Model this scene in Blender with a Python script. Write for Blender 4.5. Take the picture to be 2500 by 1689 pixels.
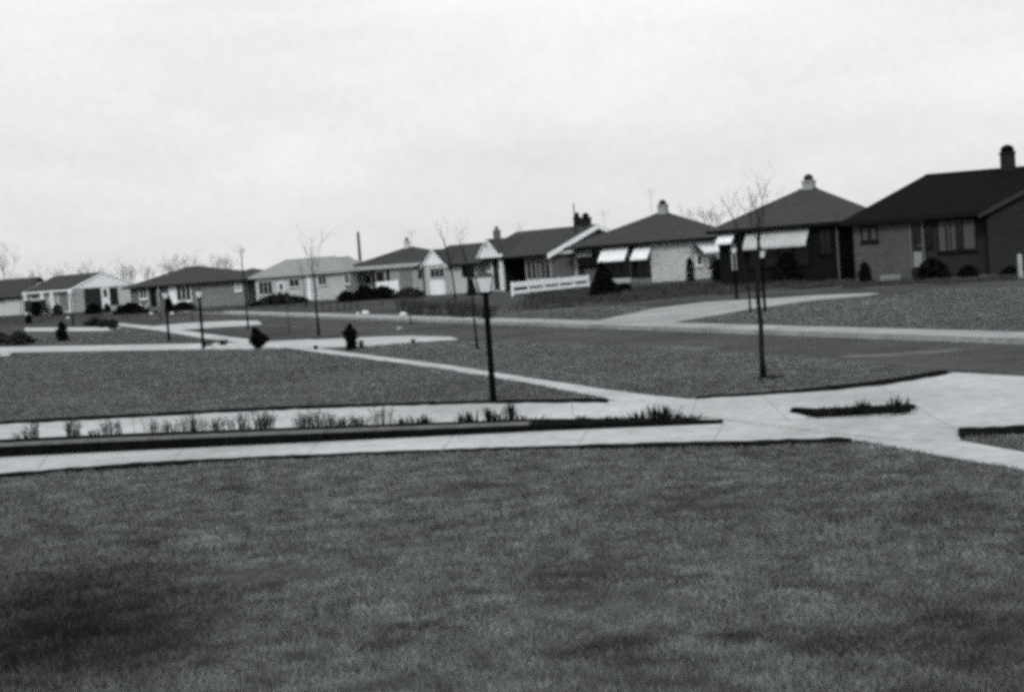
import bpy, math, random
import numpy as np
from mathutils import Vector, Matrix

random.seed(7)
rng = np.random.default_rng(7)
for o in list(bpy.data.objects):
    bpy.data.objects.remove(o)
scene = bpy.context.scene
col = scene.collection

# ------------------------------------------------------------------ camera
FPX, IW, IH = 4000.0, 2500.0, 1689.0          # focal length in photo pixels, photo size
ROLL, PITCH, EYE = math.radians(4.2), math.radians(3.08), 2.2
RM = Matrix.Rotation(math.pi / 2 - PITCH, 3, 'X') @ Matrix.Rotation(-ROLL, 3, 'Z')
cam_data = bpy.data.cameras.new('camera')
cam_data.sensor_fit = 'HORIZONTAL'
cam_data.sensor_width = 36.0
cam_data.lens = 36.0 * FPX / IW
cam_data.clip_start = 0.05
cam_data.clip_end = 9000.0
cam = bpy.data.objects.new('camera', cam_data)
cam.matrix_world = Matrix.Translation((0, 0, EYE)) @ RM.to_4x4()
col.objects.link(cam)
scene.camera = cam

# ------------------------------------------------------------------ sky and sun (thin overcast, spring)
SUN_AZ, SUN_EL = math.radians(-172.0), math.radians(36.0)   # azimuth from +Y towards +X
world = bpy.data.worlds.new('World')
scene.world = world
world.use_nodes = True
nt = world.node_tree
nt.nodes.clear()
wo = nt.nodes.new('ShaderNodeOutputWorld')
bg = nt.nodes.new('ShaderNodeBackground')
bg.inputs['Strength'].default_value = 0.1
sky = nt.nodes.new('ShaderNodeTexSky')
sky.sky_type = 'NISHITA'
sky.sun_disc = False
sky.sun_elevation = SUN_EL
sky.sun_rotation = SUN_AZ
bw = nt.nodes.new('ShaderNodeRGBToBW')
tc = nt.nodes.new('ShaderNodeTexCoord')
mp = nt.nodes.new('ShaderNodeMapping')
mp.inputs['Scale'].default_value = (1.8, 1.8, 6.0)
n1 = nt.nodes.new('ShaderNodeTexNoise')
n1.inputs['Scale'].default_value = 2.3
n1.inputs['Detail'].default_value = 6.0
n1.inputs['Roughness'].default_value = 0.55
n1.inputs['Distortion'].default_value = 0.3
mr = nt.nodes.new('ShaderNodeMapRange')
mr.inputs['From Min'].default_value = 0.28
mr.inputs['From Max'].default_value = 0.66
mr.inputs['To Min'].default_value = 6.95
mr.inputs['To Max'].default_value = 8.4
mx = nt.nodes.new('ShaderNodeMix')
mx.data_type = 'FLOAT'
mx.inputs['Factor'].default_value = 0.9
nt.links.new(sky.outputs[0], bw.inputs[0])
nt.links.new(tc.outputs['Generated'], mp.inputs['Vector'])
nt.links.new(mp.outputs[0], n1.inputs['Vector'])
nt.links.new(n1.outputs['Fac'], mr.inputs['Value'])
nt.links.new(bw.outputs[0], mx.inputs[2])
sxyz = nt.nodes.new('ShaderNodeSeparateXYZ')           # overcast: brighter upwards
mz = nt.nodes.new('ShaderNodeMapRange')
mz.inputs['From Max'].default_value = 0.22
mz.inputs['To Min'].default_value = 1.0
mz.inputs['To Max'].default_value = 1.3
mm = nt.nodes.new('ShaderNodeMath')
mm.operation = 'MULTIPLY'
nt.links.new(tc.outputs['Generated'], sxyz.inputs[0])
nt.links.new(sxyz.outputs['Z'], mz.inputs['Value'])
nt.links.new(mr.outputs[0], mm.inputs[0])
nt.links.new(mz.outputs[0], mm.inputs[1])
n2 = nt.nodes.new('ShaderNodeTexNoise')                 # fine mottling of the cloud sheet
n2.inputs['Scale'].default_value = 150.0
n2.inputs['Detail'].default_value = 4.0
n2.inputs['Roughness'].default_value = 0.75
m2 = nt.nodes.new('ShaderNodeMapRange')
m2.inputs['From Min'].default_value = 0.3
m2.inputs['From Max'].default_value = 0.7
m2.inputs['To Min'].default_value = 0.965
m2.inputs['To Max'].default_value = 1.035
m3 = nt.nodes.new('ShaderNodeMath')
m3.operation = 'MULTIPLY'
nt.links.new(tc.outputs['Generated'], n2.inputs['Vector'])
nt.links.new(n2.outputs['Fac'], m2.inputs['Value'])
nt.links.new(mm.outputs[0], m3.inputs[0])
nt.links.new(m2.outputs[0], m3.inputs[1])
nt.links.new(m3.outputs[0], mx.inputs[3])
nt.links.new(mx.outputs[0], bg.inputs['Color'])
nt.links.new(bg.outputs[0], wo.inputs[0])

sun_data = bpy.data.lights.new('sun', 'SUN')
sun_data.energy = 1.5
sun_data.angle = math.radians(14)
sun_data.color = (1.0, 0.99, 0.97)
sun = bpy.data.objects.new('sun', sun_data)
to_sun = Vector((math.sin(SUN_AZ) * math.cos(SUN_EL), math.cos(SUN_AZ) * math.cos(SUN_EL), math.sin(SUN_EL)))
sun.rotation_euler = to_sun.to_track_quat('Z', 'Y').to_euler()
sun.location = (-30, -20, 40)
col.objects.link(sun)

scene.view_settings.view_transform = 'Standard'
scene.view_settings.look = 'None'
scene.view_settings.exposure = 0.0
scene.view_settings.gamma = 1.0
scene.view_settings.use_curve_mapping = False
scene.cycles.pixel_filter_type = 'BLACKMAN_HARRIS'
scene.cycles.filter_width = 4.0                 # the old print is soft
scene.cycles.use_denoising = False              # a little grain, as on the print
scene.cycles.use_adaptive_sampling = True
scene.cycles.adaptive_threshold = 0.045
scene.cycles.adaptive_min_samples = 16
scene.cycles.max_bounces = 5
scene.cycles.transparent_max_bounces = 6

# ------------------------------------------------------------------ helpers: photo pixel -> place
def ray(px, py):
    return RM @ Vector(((px - IW / 2) / FPX, -(py - IH / 2) / FPX, -1.0))

def g(px, py, z=0.0):
    """the ground point (height z) that stands at this place of the photograph"""
    d = ray(px, py)
    return Vector((0, 0, EYE)) + d * ((z - EYE) / d.z)

def at(px, py, Y):
    d = ray(px, py)
    return Vector((0, 0, EYE)) + d * (Y / d.y)

# ------------------------------------------------------------------ helpers: materials (a black and white world)
def gray(v, cool=0.06):
    return (v * (1 - cool), v, v * (1 + cool * 0.4), 1.0)

MATS = {}
def mat(name, v, var=0.25, scale=3.0, rough=0.8, bump=0.0, bscale=60.0, spec=0.05, stretch=None, island=0.0, metal=0.0, speck=None):
    if name in MATS:
        return MATS[name]
    m = bpy.data.materials.new(name)
    m.use_nodes = True
    t = m.node_tree
    b = t.nodes['Principled BSDF']
    b.inputs['Roughness'].default_value = rough
    b.inputs['Specular IOR Level'].default_value = spec
    b.inputs['Metallic'].default_value = metal
    tcn = t.nodes.new('ShaderNodeTexCoord')
    mpn = t.nodes.new('ShaderNodeMapping')
    if stretch:
        mpn.inputs['Scale'].default_value = stretch
    t.links.new(tcn.outputs['Object'], mpn.inputs['Vector'])
    nz = t.nodes.new('ShaderNodeTexNoise')
    nz.inputs['Scale'].default_value = scale
    nz.inputs['Detail'].default_value = 5.0
    nz.inputs['Roughness'].default_value = 0.6
    t.links.new(mpn.outputs[0], nz.inputs['Vector'])
    r = t.nodes.new('ShaderNodeMapRange')
    r.inputs['From Min'].default_value = 0.3
    r.inputs['From Max'].default_value = 0.7
    r.inputs['To Min'].default_value = 1 - var
    r.inputs['To Max'].default_value = 1 + var
    t.links.new(nz.outputs['Fac'], r.inputs['Value'])
    val = r.outputs[0]
    if speck:
        nf = t.nodes.new('ShaderNodeTexNoise')
        nf.inputs['Scale'].default_value = speck[0]
        nf.inputs['Detail'].default_value = 6.0
        nf.inputs['Roughness'].default_value = 0.7
        t.links.new(mpn.outputs[0], nf.inputs['Vector'])
        rf = t.nodes.new('ShaderNodeMapRange')
        rf.inputs['From Min'].default_value = 0.3
        rf.inputs['From Max'].default_value = 0.7
        rf.inputs['To Min'].default_value = 1 - speck[1]
        rf.inputs['To Max'].default_value = 1 + speck[1]
        t.links.new(nf.outputs['Fac'], rf.inputs['Value'])
        mf = t.nodes.new('ShaderNodeMath')
        mf.operation = 'MULTIPLY'
        t.links.new(val, mf.inputs[0])
        t.links.new(rf.outputs[0], mf.inputs[1])
        val = mf.outputs[0]
    if island:
        ge = t.nodes.new('ShaderNodeNewGeometry')
        r2 = t.nodes.new('ShaderNodeMapRange')
        r2.inputs['To Min'].default_value = 1 - island
        r2.inputs['To Max'].default_value = 1 + island
        t.links.new(ge.outputs['Random Per Island'], r2.inputs['Value'])
        mu = t.nodes.new('ShaderNodeMath')
        mu.operation = 'MULTIPLY'
        t.links.new(val, mu.inputs[0])
        t.links.new(r2.outputs[0], mu.inputs[1])
        val = mu.outputs[0]
    vm = t.nodes.new('ShaderNodeVectorMath')
    vm.operation = 'SCALE'
    vm.inputs[0].default_value = gray(v)[:3]
    t.links.new(val, vm.inputs['Scale'])
    t.links.new(vm.outputs[0], b.inputs['Base Color'])
    if bump:
        nb = t.nodes.new('ShaderNodeTexNoise')
        nb.inputs['Scale'].default_value = bscale
        nb.inputs['Detail'].default_value = 4.0
        t.links.new(mpn.outputs[0], nb.inputs['Vector'])
        bn = t.nodes.new('ShaderNodeBump')
        bn.inputs['Strength'].default_value = bump
        bn.inputs['Distance'].default_value = 0.02
        t.links.new(nb.outputs['Fac'], bn.inputs['Height'])
        t.links.new(bn.outputs[0], b.inputs['Normal'])
    MATS[name] = m
    return m

def brick_mat(name, v, mortar=1.5):
    if name in MATS:
        return MATS[name]
    m = mat(name, v, 0.1, 0.8, 0.95)
    t = m.node_tree
    b = t.nodes['Principled BSDF']
    ge = t.nodes.new('ShaderNodeTexCoord')
    sp = t.nodes.new('ShaderNodeSeparateXYZ')
    cb = t.nodes.new('ShaderNodeCombineXYZ')
    ad = t.nodes.new('ShaderNodeMath')
    t.links.new(ge.outputs['Object'], sp.inputs[0])
    t.links.new(sp.outputs[0], ad.inputs[0])
    t.links.new(sp.outputs[1], ad.inputs[1])
    t.links.new(ad.outputs[0], cb.inputs[0])
    t.links.new(sp.outputs[2], cb.inputs[1])
    bt = t.nodes.new('ShaderNodeTexBrick')
    bt.inputs['Scale'].default_value = 1.0
    bt.inputs['Brick Width'].default_value = 0.22
    bt.inputs['Row Height'].default_value = 0.075
    bt.inputs['Mortar Size'].default_value = 0.006
    bt.inputs['Color1'].default_value = (0.82, 0.82, 0.82, 1)
    bt.inputs['Color2'].default_value = (1.18, 1.18, 1.18, 1)
    bt.inputs['Mortar'].default_value = (mortar, mortar, mortar, 1)
    t.links.new(cb.outputs[0], bt.inputs['Vector'])
    src = b.inputs['Base Color'].links[0].from_socket
    mu = t.nodes.new('ShaderNodeVectorMath')
    mu.operation = 'MULTIPLY'
    t.links.new(src, mu.inputs[0])
    t.links.new(bt.outputs['Color'], mu.inputs[1])
    t.links.new(mu.outputs[0], b.inputs['Base Color'])
    return m

CONCRETE = mat('concrete', 0.42, 0.2, 0.35, 0.9, 0.3, 50, speck=(4.0, 0.2))
CONCRETE_OLD = mat('weathered concrete', 0.30, 0.25, 0.5, 0.9, 0.25, 40, speck=(5.0, 0.2))
ASPHALT = mat('asphalt', 0.062, 0.3, 0.3, 0.95, 0.4, 80, speck=(4.0, 0.25))
GROUND = mat('rough grassland', 0.07, 0.3, 0.03, 1.0)
TURF = mat('turf', 0.068, 0.45, 0.4, 1.0, 0.6, 25, spec=0.0, speck=(6.0, 0.45))
SOD = mat('sod', 0.065, 0.35, 0.8, 1.0, 0.6, 25, spec=0.0, speck=(14.0, 0.4))
BLADE = mat('grass blades', 0.15, 0.3, 3.0, 0.9, spec=0.02, island=0.35)
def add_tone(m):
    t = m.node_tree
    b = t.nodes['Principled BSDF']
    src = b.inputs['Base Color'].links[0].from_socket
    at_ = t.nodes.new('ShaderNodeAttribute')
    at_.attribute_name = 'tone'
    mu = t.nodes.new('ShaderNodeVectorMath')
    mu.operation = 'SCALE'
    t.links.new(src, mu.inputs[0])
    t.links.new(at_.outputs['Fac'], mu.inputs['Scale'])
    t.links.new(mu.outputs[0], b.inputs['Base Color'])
add_tone(BLADE); add_tone(SOD)                                  # paler and darker patches of the turf
STUBBLE = mat('dry weeds', 0.05, 0.3, 1.0, 0.9, island=0.5)
SOIL = mat('dark soil', 0.010, 0.4, 5.0, 1.0, 0.7, 30, spec=0.0)
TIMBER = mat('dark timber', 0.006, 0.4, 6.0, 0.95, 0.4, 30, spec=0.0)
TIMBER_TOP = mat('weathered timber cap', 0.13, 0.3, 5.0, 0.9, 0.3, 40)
WHITE = mat('white paint', 0.80, 0.06, 1.5, 0.6)
OFFWHITE = mat('off white paint', 0.50, 0.08, 1.5, 0.7)
FASCIA = mat('pale grey fascia', 0.36, 0.1, 1.5, 0.7)
TRIM_DARK = mat('dark trim', 0.012, 0.2, 3.0, 0.8, spec=0.0)
BLACK_METAL = mat('black metal', 0.004, 0.2, 6.0, 0.8, spec=0.0)
GREY_METAL = mat('grey metal', 0.14, 0.2, 6.0, 0.6)
ROOF_BLACK = mat('black shingles', 0.003, 0.4, 4.0, 0.95, 0.3, 20, spec=0.1)
ROOF_DARK = mat('dark shingles', 0.045, 0.28, 4.0, 0.95, 0.3, 20, spec=0.1)
ROOF_MID = mat('grey shingles', 0.047, 0.25, 4.0, 0.95, 0.3, 20, spec=0.1)
ROOF_LIGHT = mat('pale shingles', 0.25, 0.18, 4.0, 0.95, 0.3, 20)
BRICK_PALE = brick_mat('pale brick', 0.42, 1.15)
BRICK_LIGHT = brick_mat('light brick', 0.30, 1.2)
BRICK_MID = brick_mat('mid brick', 0.17, 1.3)
BRICK_GREY = brick_mat('grey brick', 0.13, 1.3)
BRICK_DIM = brick_mat('dim brick', 0.024, 1.4)
BRICK_DARK = brick_mat('dark brick', 0.008, 1.5)
SIDING = mat('pale siding', 0.46, 0.1, 1.5, 0.75)
GLASS = mat('dark window glass', 0.010, 0.2, 1.0, 0.15, spec=0.25)
BLIND = mat('drawn blind', 0.30, 0.15, 3.0, 0.9)
CURTAIN = mat('pale curtain', 0.08, 0.2, 8.0, 0.9, stretch=(6, 6, 0.5))
EVERGREEN = mat('dark evergreen', 0.008, 0.3, 4.0, 0.9, spec=0.0, island=0.5)
HEDGE = mat('dull shrub', 0.03, 0.3, 4.0, 0.9, spec=0.0, island=0.5)
BARK = mat('bark', 0.012, 0.3, 12.0, 0.95)
BARK_FAR = mat('grey bark', 0.2, 0.3, 2.0, 0.95)
LEAF = mat('dark young leaves', 0.014, 0.3, 6.0, 0.8, spec=0.0, island=0.4)
DRYSTEM = mat('dry stems', 0.032, 0.3, 8.0, 0.9, island=0.4)
ROCK = mat('pale stone', 0.62, 0.15, 6.0, 0.9)
PANE = mat('lantern glass', 0.58, 0.1, 6.0, 0.15)

# ------------------------------------------------------------------ helpers: meshes
class MB:
    def __init__(self):
        self.v, self.f = [], []
    def poly(self, pts):
        n = len(self.v)
        self.v += [tuple(p) for p in pts]
        self.f.append(tuple(range(n, n + len(pts))))
        return self
    def box(self, x0, x1, y0, y1, z0, z1):
        if x0 > x1: x0, x1 = x1, x0
        if y0 > y1: y0, y1 = y1, y0
        if z0 > z1: z0, z1 = z1, z0
        n = len(self.v)
        self.v += [(x0, y0, z0), (x1, y0, z0), (x1, y1, z0), (x0, y1, z0), (x0, y0, z1), (x1, y0, z1), (x1, y1, z1), (x0, y1, z1)]
        for q in ((0, 3, 2, 1), (4, 5, 6, 7), (0, 1, 5, 4), (1, 2, 6, 5), (2, 3, 7, 6), (3, 0, 4, 7)):
            self.f.append(tuple(n + i for i in q))
        return self
    def prism(self, bottom, top):
        """two matching rings -> closed solid (rings counter-clockwise seen from the top)"""
        n, k = len(self.v), len(bottom)
        self.v += [tuple(p) for p in bottom] + [tuple(p) for p in top]
        self.f.append(tuple(n + i for i in reversed(range(k))))
        self.f.append(tuple(n + k + i for i in range(k)))
        for i in range(k):
            j = (i + 1) % k
            self.f.append((n + i, n + j, n + k + j, n + k + i))
        return self
    def tube(self, pts, radii, sides=6, cap=True):
        n0 = len(self.v)
        pts = [Vector(p) for p in pts]
        for i, p in enumerate(pts):
            d = (pts[min(i + 1, len(pts) - 1)] - pts[max(i - 1, 0)])
            d = d.normalized() if d.length > 1e-9 else Vector((0, 0, 1))
            a = d.cross(Vector((0, 0, 1)) if abs(d.z) < 0.9 else Vector((1, 0, 0))).normalized()
            b = d.cross(a)
            for s in range(sides):
                t = 2 * math.pi * s / sides
                self.v.append(tuple(p + (a * math.cos(t) + b * math.sin(t)) * radii[i]))
        for i in range(len(pts) - 1):
            for s in range(sides):
                q = (s + 1) % sides
                self.f.append((n0 + i * sides + s, n0 + (i + 1) * sides + s, n0 + (i + 1) * sides + q, n0 + i * sides + q))
        if cap:
            self.f.append(tuple(n0 + s for s in range(sides)))
            self.f.append(tuple(n0 + (len(pts) - 1) * sides + s for s in reversed(range(sides))))
        return self
    def lathe(self, prof, c=(0, 0, 0), sides=12):
        n0 = len(self.v)
        for r, z in prof:
            for s in range(sides):
                t = 2 * math.pi * s / sides
                self.v.append((c[0] + r * math.cos(t), c[1] + r * math.sin(t), c[2] + z))
        for i in range(len(prof) - 1):
            for s in range(sides):
                q = (s + 1) % sides
                self.f.append((n0 + i * sides + s, n0 + i * sides + q, n0 + (i + 1) * sides + q, n0 + (i + 1) * sides + s))
        self.f.append(tuple(n0 + s for s in reversed(range(sides))))
        self.f.append(tuple(n0 + (len(prof) - 1) * sides + s for s in range(sides)))
        return self
    def mesh(self, name, m, smooth=False):
        me = bpy.data.meshes.new(name)
        me.from_pydata(self.v, [], self.f)
        me.materials.append(m)
        if smooth:
            me.polygons.foreach_set('use_smooth', [True] * len(me.polygons))
        me.update()
        return me
    def build(self, name, m, parent=None, smooth=False):
        return link(name, self.mesh(name, m, smooth), parent)

def link(name, me, parent=None):
    o = bpy.data.objects.new(name, me)
    col.objects.link(o)
    if parent is not None:
        o.parent = parent
    return o

def tri_mesh(name, V, m):
    """V: (n,3,3) array of triangles -> mesh (fast)"""
    n = len(V)
    me = bpy.data.meshes.new(name)
    me.vertices.add(n * 3)
    me.vertices.foreach_set('co', np.ascontiguousarray(V, dtype=np.float32).reshape(-1))
    me.loops.add(n * 3)
    me.loops.foreach_set('vertex_index', np.arange(n * 3, dtype=np.int32))
    me.polygons.add(n)
    me.polygons.foreach_set('loop_start', np.arange(0, n * 3, 3, dtype=np.int32))
    me.materials.append(m)
    me.update(calc_edges=True)
    me.validate()
    return me

def tag(o, label=None, cat=None, group=None, kind=None):
    if label: o['label'] = label
    if cat: o['category'] = cat
    if group: o['group'] = group
    if kind: o['kind'] = kind
    return o

def empty(name, loc, rz=0.0):
    o = bpy.data.objects.new(name, None)
    o.empty_display_size = 0.3
    o.location = loc
    o.rotation_euler = (0, 0, rz)
    col.objects.link(o)
    return o

ORD = ['first', 'second', 'third', 'fourth', 'fifth', 'sixth', 'seventh', 'eighth', 'ninth', 'tenth', 'eleventh', 'twelfth',
       'thirteenth', 'fourteenth', 'fifteenth', 'sixteenth', 'seventeenth', 'eighteenth', 'nineteenth', 'twentieth']
ORD += ['twenty-' + w for w in ORD[:9]] + ['thirtieth'] + ['thirty-' + w for w in ORD[:9]]

# ------------------------------------------------------------------ the setting
SN, ST = Vector((0.938, 0.347, 0)), Vector((-0.347, 0.938, 0))     # across and along the street
def S(n, t, z=0.0):
    return SN * n + ST * t + Vector((0, 0, z))

def slab(name, ring, z0, z1, m, parent=None):
    """ring of ground points, extruded from z0 to z1"""
    a = sum(ring[i].x * ring[(i + 1) % len(ring)].y - ring[(i + 1) % len(ring)].x * ring[i].y for i in range(len(ring)))
    if a < 0: ring = ring[::-1]
    return MB().prism([(p.x, p.y, z0) for p in ring], [(p.x, p.y, z1) for p in ring]).build(name, m, parent)

KERB_N, KERB_F = 15.2, 19.45
MB().poly([(-4000, -600, -0.14), (4000, -600, -0.14), (4000, 7000, -0.14), (-4000, 7000, -0.14)]).build('ground', GROUND)['kind'] = 'structure'
o = MB().poly([S(KERB_N - .1, -90, -.11), S(KERB_F + .1, -90, -.11), S(KERB_F + .1, 420, -.11), S(KERB_N - .1, 420, -.11)]).build('road', ASPHALT)
o['kind'] = 'structure'
o = slab('lawn', [S(-200, -90), S(KERB_N - .16, -90), S(KERB_N - .16, 420), S(-200, 420)], -.13, 0, TURF); o['kind'] = 'structure'
o = slab('lawn', [S(KERB_F + .16, -90), S(420, -90), S(420, 420), S(KERB_F + .16, 420)], -.13, 0, TURF); o['kind'] = 'structure'
o = slab('kerb', [S(KERB_N - .16, -90), S(KERB_N, -90), S(KERB_N, 420), S(KERB_N - .16, 420)], -.13, .004, mat('dirty kerb concrete', .09, .5, .25, .95)); o['kind'] = 'structure'
o = slab('kerb', [S(KERB_F, -90), S(KERB_F + .16, -90), S(KERB_F + .16, 420), S(KERB_F, 420)], -.13, .010, CONCRETE_OLD); o['kind'] = 'structure'

PAVED = []            # rings (world xy) where no grass grows
def paving(name, ring, m=CONCRETE, h=0.012):
    PAVED.append([(p.x, p.y) for p in ring])
    o = slab(name, ring, -.05, h, m)
    o['kind'] = 'structure'
    return o

def P(*pts):
    return [g(*p) for p in pts]

# far sidewalk right behind the far kerb
paving('far_sidewalk', [S(KERB_F + .16, 8), S(20.55, 8), S(20.75, 60), S(20.8, 110), S(KERB_F + .16, 110)], CONCRETE_OLD, .006)
# near sidewalk
paving('sidewalk', P((4200, 1450), (2500, 1150), (2090, 1078), (1690, 1008), (1484, 975), (1290, 938), (1100, 905), (860, 872), (667, 845), (495, 826), (380, 806), (292, 796), (240, 789),
                     (256, 785), (310, 791), (400, 799), (510, 816), (640, 833), (775, 851), (950, 874), (1100, 893), (1290, 923), (1480, 952), (1600, 968), (1690, 976), (2100, 1010), (2340, 1077), (2500, 1106), (4200, 1388)), h=.012)
# our two drives (strips) and their apron to the road
paving('driveway', P((-300, 1176), (0, 1160), (300, 1140), (600, 1121), (900, 1107), (1270, 1095), (1700, 1086), (2080, 1076), (2130, 1060), (1900, 1030), (1740, 1024), (1300, 1040), (600, 1080), (0, 1108), (-300, 1128)), h=.016)
paving('driveway', P((-300, 1100), (0, 1088), (600, 1055), (1100, 1034), (1500, 1020), (1720, 1018), (1760, 1000), (1640, 985), (1485, 981), (1000, 992), (645, 1004), (300, 1022), (0, 1038), (-300, 1054)), h=.020)
paving('driveway_apron', P((1560, 978), (1690, 977), (1860, 966), (2065, 950), (2180, 936), (2310, 918), (2330, 913), (2420, 918), (2520, 924), (3000, 952), (3000, 1022), (2500, 1047), (2340, 1059), (2345, 1078), (2150, 1075), (2000, 1060), (1700, 1020)), h=.024)
# neighbours' drives
paving('driveway', P((-300, 880), (0, 861), (300, 856), (606, 853), (680, 851), (800, 838), (760, 829), (606, 837), (300, 843), (0, 848), (-300, 862)), h=.018)
paving('driveway_apron', P((700, 843), (760, 852), (780, 851), (905, 846), (1000, 837), (1090, 831), (1118, 829), (1100, 824), (1000, 821), (880, 825), (780, 830), (680, 838)), h=.022)
paving('driveway', P((60, 809), (150, 809), (262, 808), (300, 800), (262, 799.5), (150, 800), (60, 801)), h=.018)
paving('driveway_apron', P((370, 806), (430, 806), (520, 800), (600, 796), (640, 792), (630, 784), (560, 784), (450, 790), (366, 798)), h=.022)
paving('front_walk', P((1460, 783), (1560, 789), (1640, 788), (1760, 768), (1850, 752), (2003, 732), (2120, 722), (2150, 717), (2120, 716), (2003, 721), (1850, 731), (1720, 738), (1600, 753)), CONCRETE_OLD, .012)
paving('worn_path', P((0, 870), (22, 868), (30, 862), (0, 861)), h=.012)
# pale worn dust along the near side of the road
for k, (pp) in enumerate(([(1560, 852), (1640, 854), (1740, 852), (1770, 847), (1680, 845), (1600, 846)], [(2034, 873), (2150, 871), (2290, 862), (2370, 853), (2330, 852), (2180, 860), (2060, 866)])):
    jr = random.Random(k)
    fine = []
    for (xa, ya), (xb, yb) in zip(pp, pp[1:] + pp[:1]):
        for q in range(6):
            fine.append((xa + (xb - xa) * q / 6 + jr.uniform(-5, 5), ya + (yb - ya) * q / 6 + jr.uniform(-.9, .9)))
    rr = [g(p[0], p[1], -.1) for p in fine]
    o = MB().poly([(p.x, p.y, -.106) for p in rr]).build('road_patch', mat('dusty asphalt', .11, .3, 1.2, .95)); o['kind'] = 'structure'

# slab joints: thin dark grooves across the concrete
def joints(slab_, z, rows):
    for (xa, ya), (xb, yb) in rows:
        a, b = g(xa, ya), g(xb, yb)
        n = Vector((-(b - a).y, (b - a).x, 0)).normalized() * .007
        MB().poly([(p.x, p.y, z) for p in (a - n, b - n, b + n, a + n)]).build('joint', JOINT, slab_)
JOINT = mat('dark joint', .29, .3, 4, 1.0)
slabs = [o for o in col.objects if o.name.startswith('driveway') or o.name.startswith('sidewalk')]
sw = [o for o in slabs if o.name == 'sidewalk'][0]
d1 = [o for o in slabs if o.name == 'driveway'][0]
d2 = [o for o in slabs if o.name == 'driveway.001'][0]
ap = [o for o in slabs if o.name == 'driveway_apron'][0]
def lerp_tab(x, tab):
    return float(np.interp(x, [p[0] for p in tab], [p[1] for p in tab]))
LOW1 = [(0, 1160), (300, 1140), (600, 1121), (900, 1107), (1270, 1095), (1700, 1086), (2080, 1076)]
UP1 = [(0, 1118), (860, 1078), (1300, 1056), (1765, 1036), (2080, 1040)]
LOW2 = [(0, 1075), (860, 1038), (1400, 1020)]
UP2 = [(0, 1041), (645, 1006), (1000, 996), (1480, 985)]
joints(d1, .018, [((x, lerp_tab(x, LOW1)), (x + 26, lerp_tab(x + 26, UP1))) for x in range(90, 1760, 330)])
joints(d2, .022, [((x, lerp_tab(x, LOW2)), (x - 4, lerp_tab(x - 4, UP2))) for x in range(60, 1460, 268)])
NE = [(667, 848), (860, 873), (1100, 905), (1290, 938), (1484, 975), (1690, 1008), (2090, 1078), (2500, 1150)]
FE = [(640, 833), (775, 851), (950, 874), (1100, 893), (1290, 923), (1480, 952), (1690, 976), (2340, 1077), (2500, 1106)]
joints(sw, .014, [((x, lerp_tab(x, NE)), (x + 70 + (x - 900) * .06, lerp_tab(x + 70 + (x - 900) * .06, FE))) for x in (760, 830, 910, 1000, 1105, 1225, 1350)])
joints(ap, .026, [((1700, 978), (1690, 1018)), ((1860, 968), (1930, 1034)), ((2140, 944), (2340, 1056)), ((1690, 1018), (2145, 1074))])

# raised edging boards and cut soil edges
def edging(label, pts, h=0.035, m=SOIL):
    fine = []
    rr = random.Random(len(label))
    for (xa, ya, ta), (xb, yb, tb) in zip(pts, pts[1:]):
        k = max(1, int((xb - xa) / 22))
        for q in range(k):
            f = q / k
            fine.append((xa + (xb - xa) * f, ya + (yb - ya) * f + rr.uniform(-.7, .7), (ta + (tb - ta) * f) * rr.uniform(.7, 1.2)))
    pts = fine + [pts[-1]]
    lo = [g(x, y + t / 2) for x, y, t in pts]
    hi = [g(x, y - t / 2) for x, y, t in pts]
    PAVED.append([(p.x, p.y) for p in lo + hi[::-1]])
    mb = MB()
    for i in range(len(pts) - 1):
        a, b, c, d = lo[i], lo[i + 1], hi[i + 1], hi[i]
        mb.prism([(p.x, p.y, -.03) for p in (a, b, c, d)], [(p.x, p.y, h) for p in (a, b, c, d)])
    o = mb.build('lawn_edging', m)
    return tag(o, label, 'edging', 'dark lawn edgings')

edging('long dark earth edging between the front lawn and the nearer drive', [(-200, 1174, 6), (0, 1165, 7), (170, 1152, 8), (330, 1140, 9), (600, 1124, 5), (900, 1111, 4), (1270, 1099, 5), (1500, 1093, 7), (1700, 1089, 9), (1900, 1085, 12), (2050, 1081, 13), (2080, 1082, 9)])
edging('thin dark earth edging on the far side of the second drive', [(-200, 1047, 6), (0, 1036, 7), (300, 1020, 8), (645, 1002, 7), (900, 993, 6), (1150, 986, 6), (1400, 982.5, 8), (1478, 982, 9), (1486, 984, 5)])
edging('dark curved earth edging along the street tree lawn beside the apron', [(1700, 976, 3), (1860, 966, 5), (1965, 959, 7), (2065, 949, 9), (2180, 936, 12), (2280, 918, 13), (2312, 914, 8)], .045)
edging('thick black edging of the grass wedge at the right margin', [(2340, 1064, 17), (2400, 1060, 16), (2500, 1053, 12), (2640, 1043, 9), (2990, 1022, 7)], .05)

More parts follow.
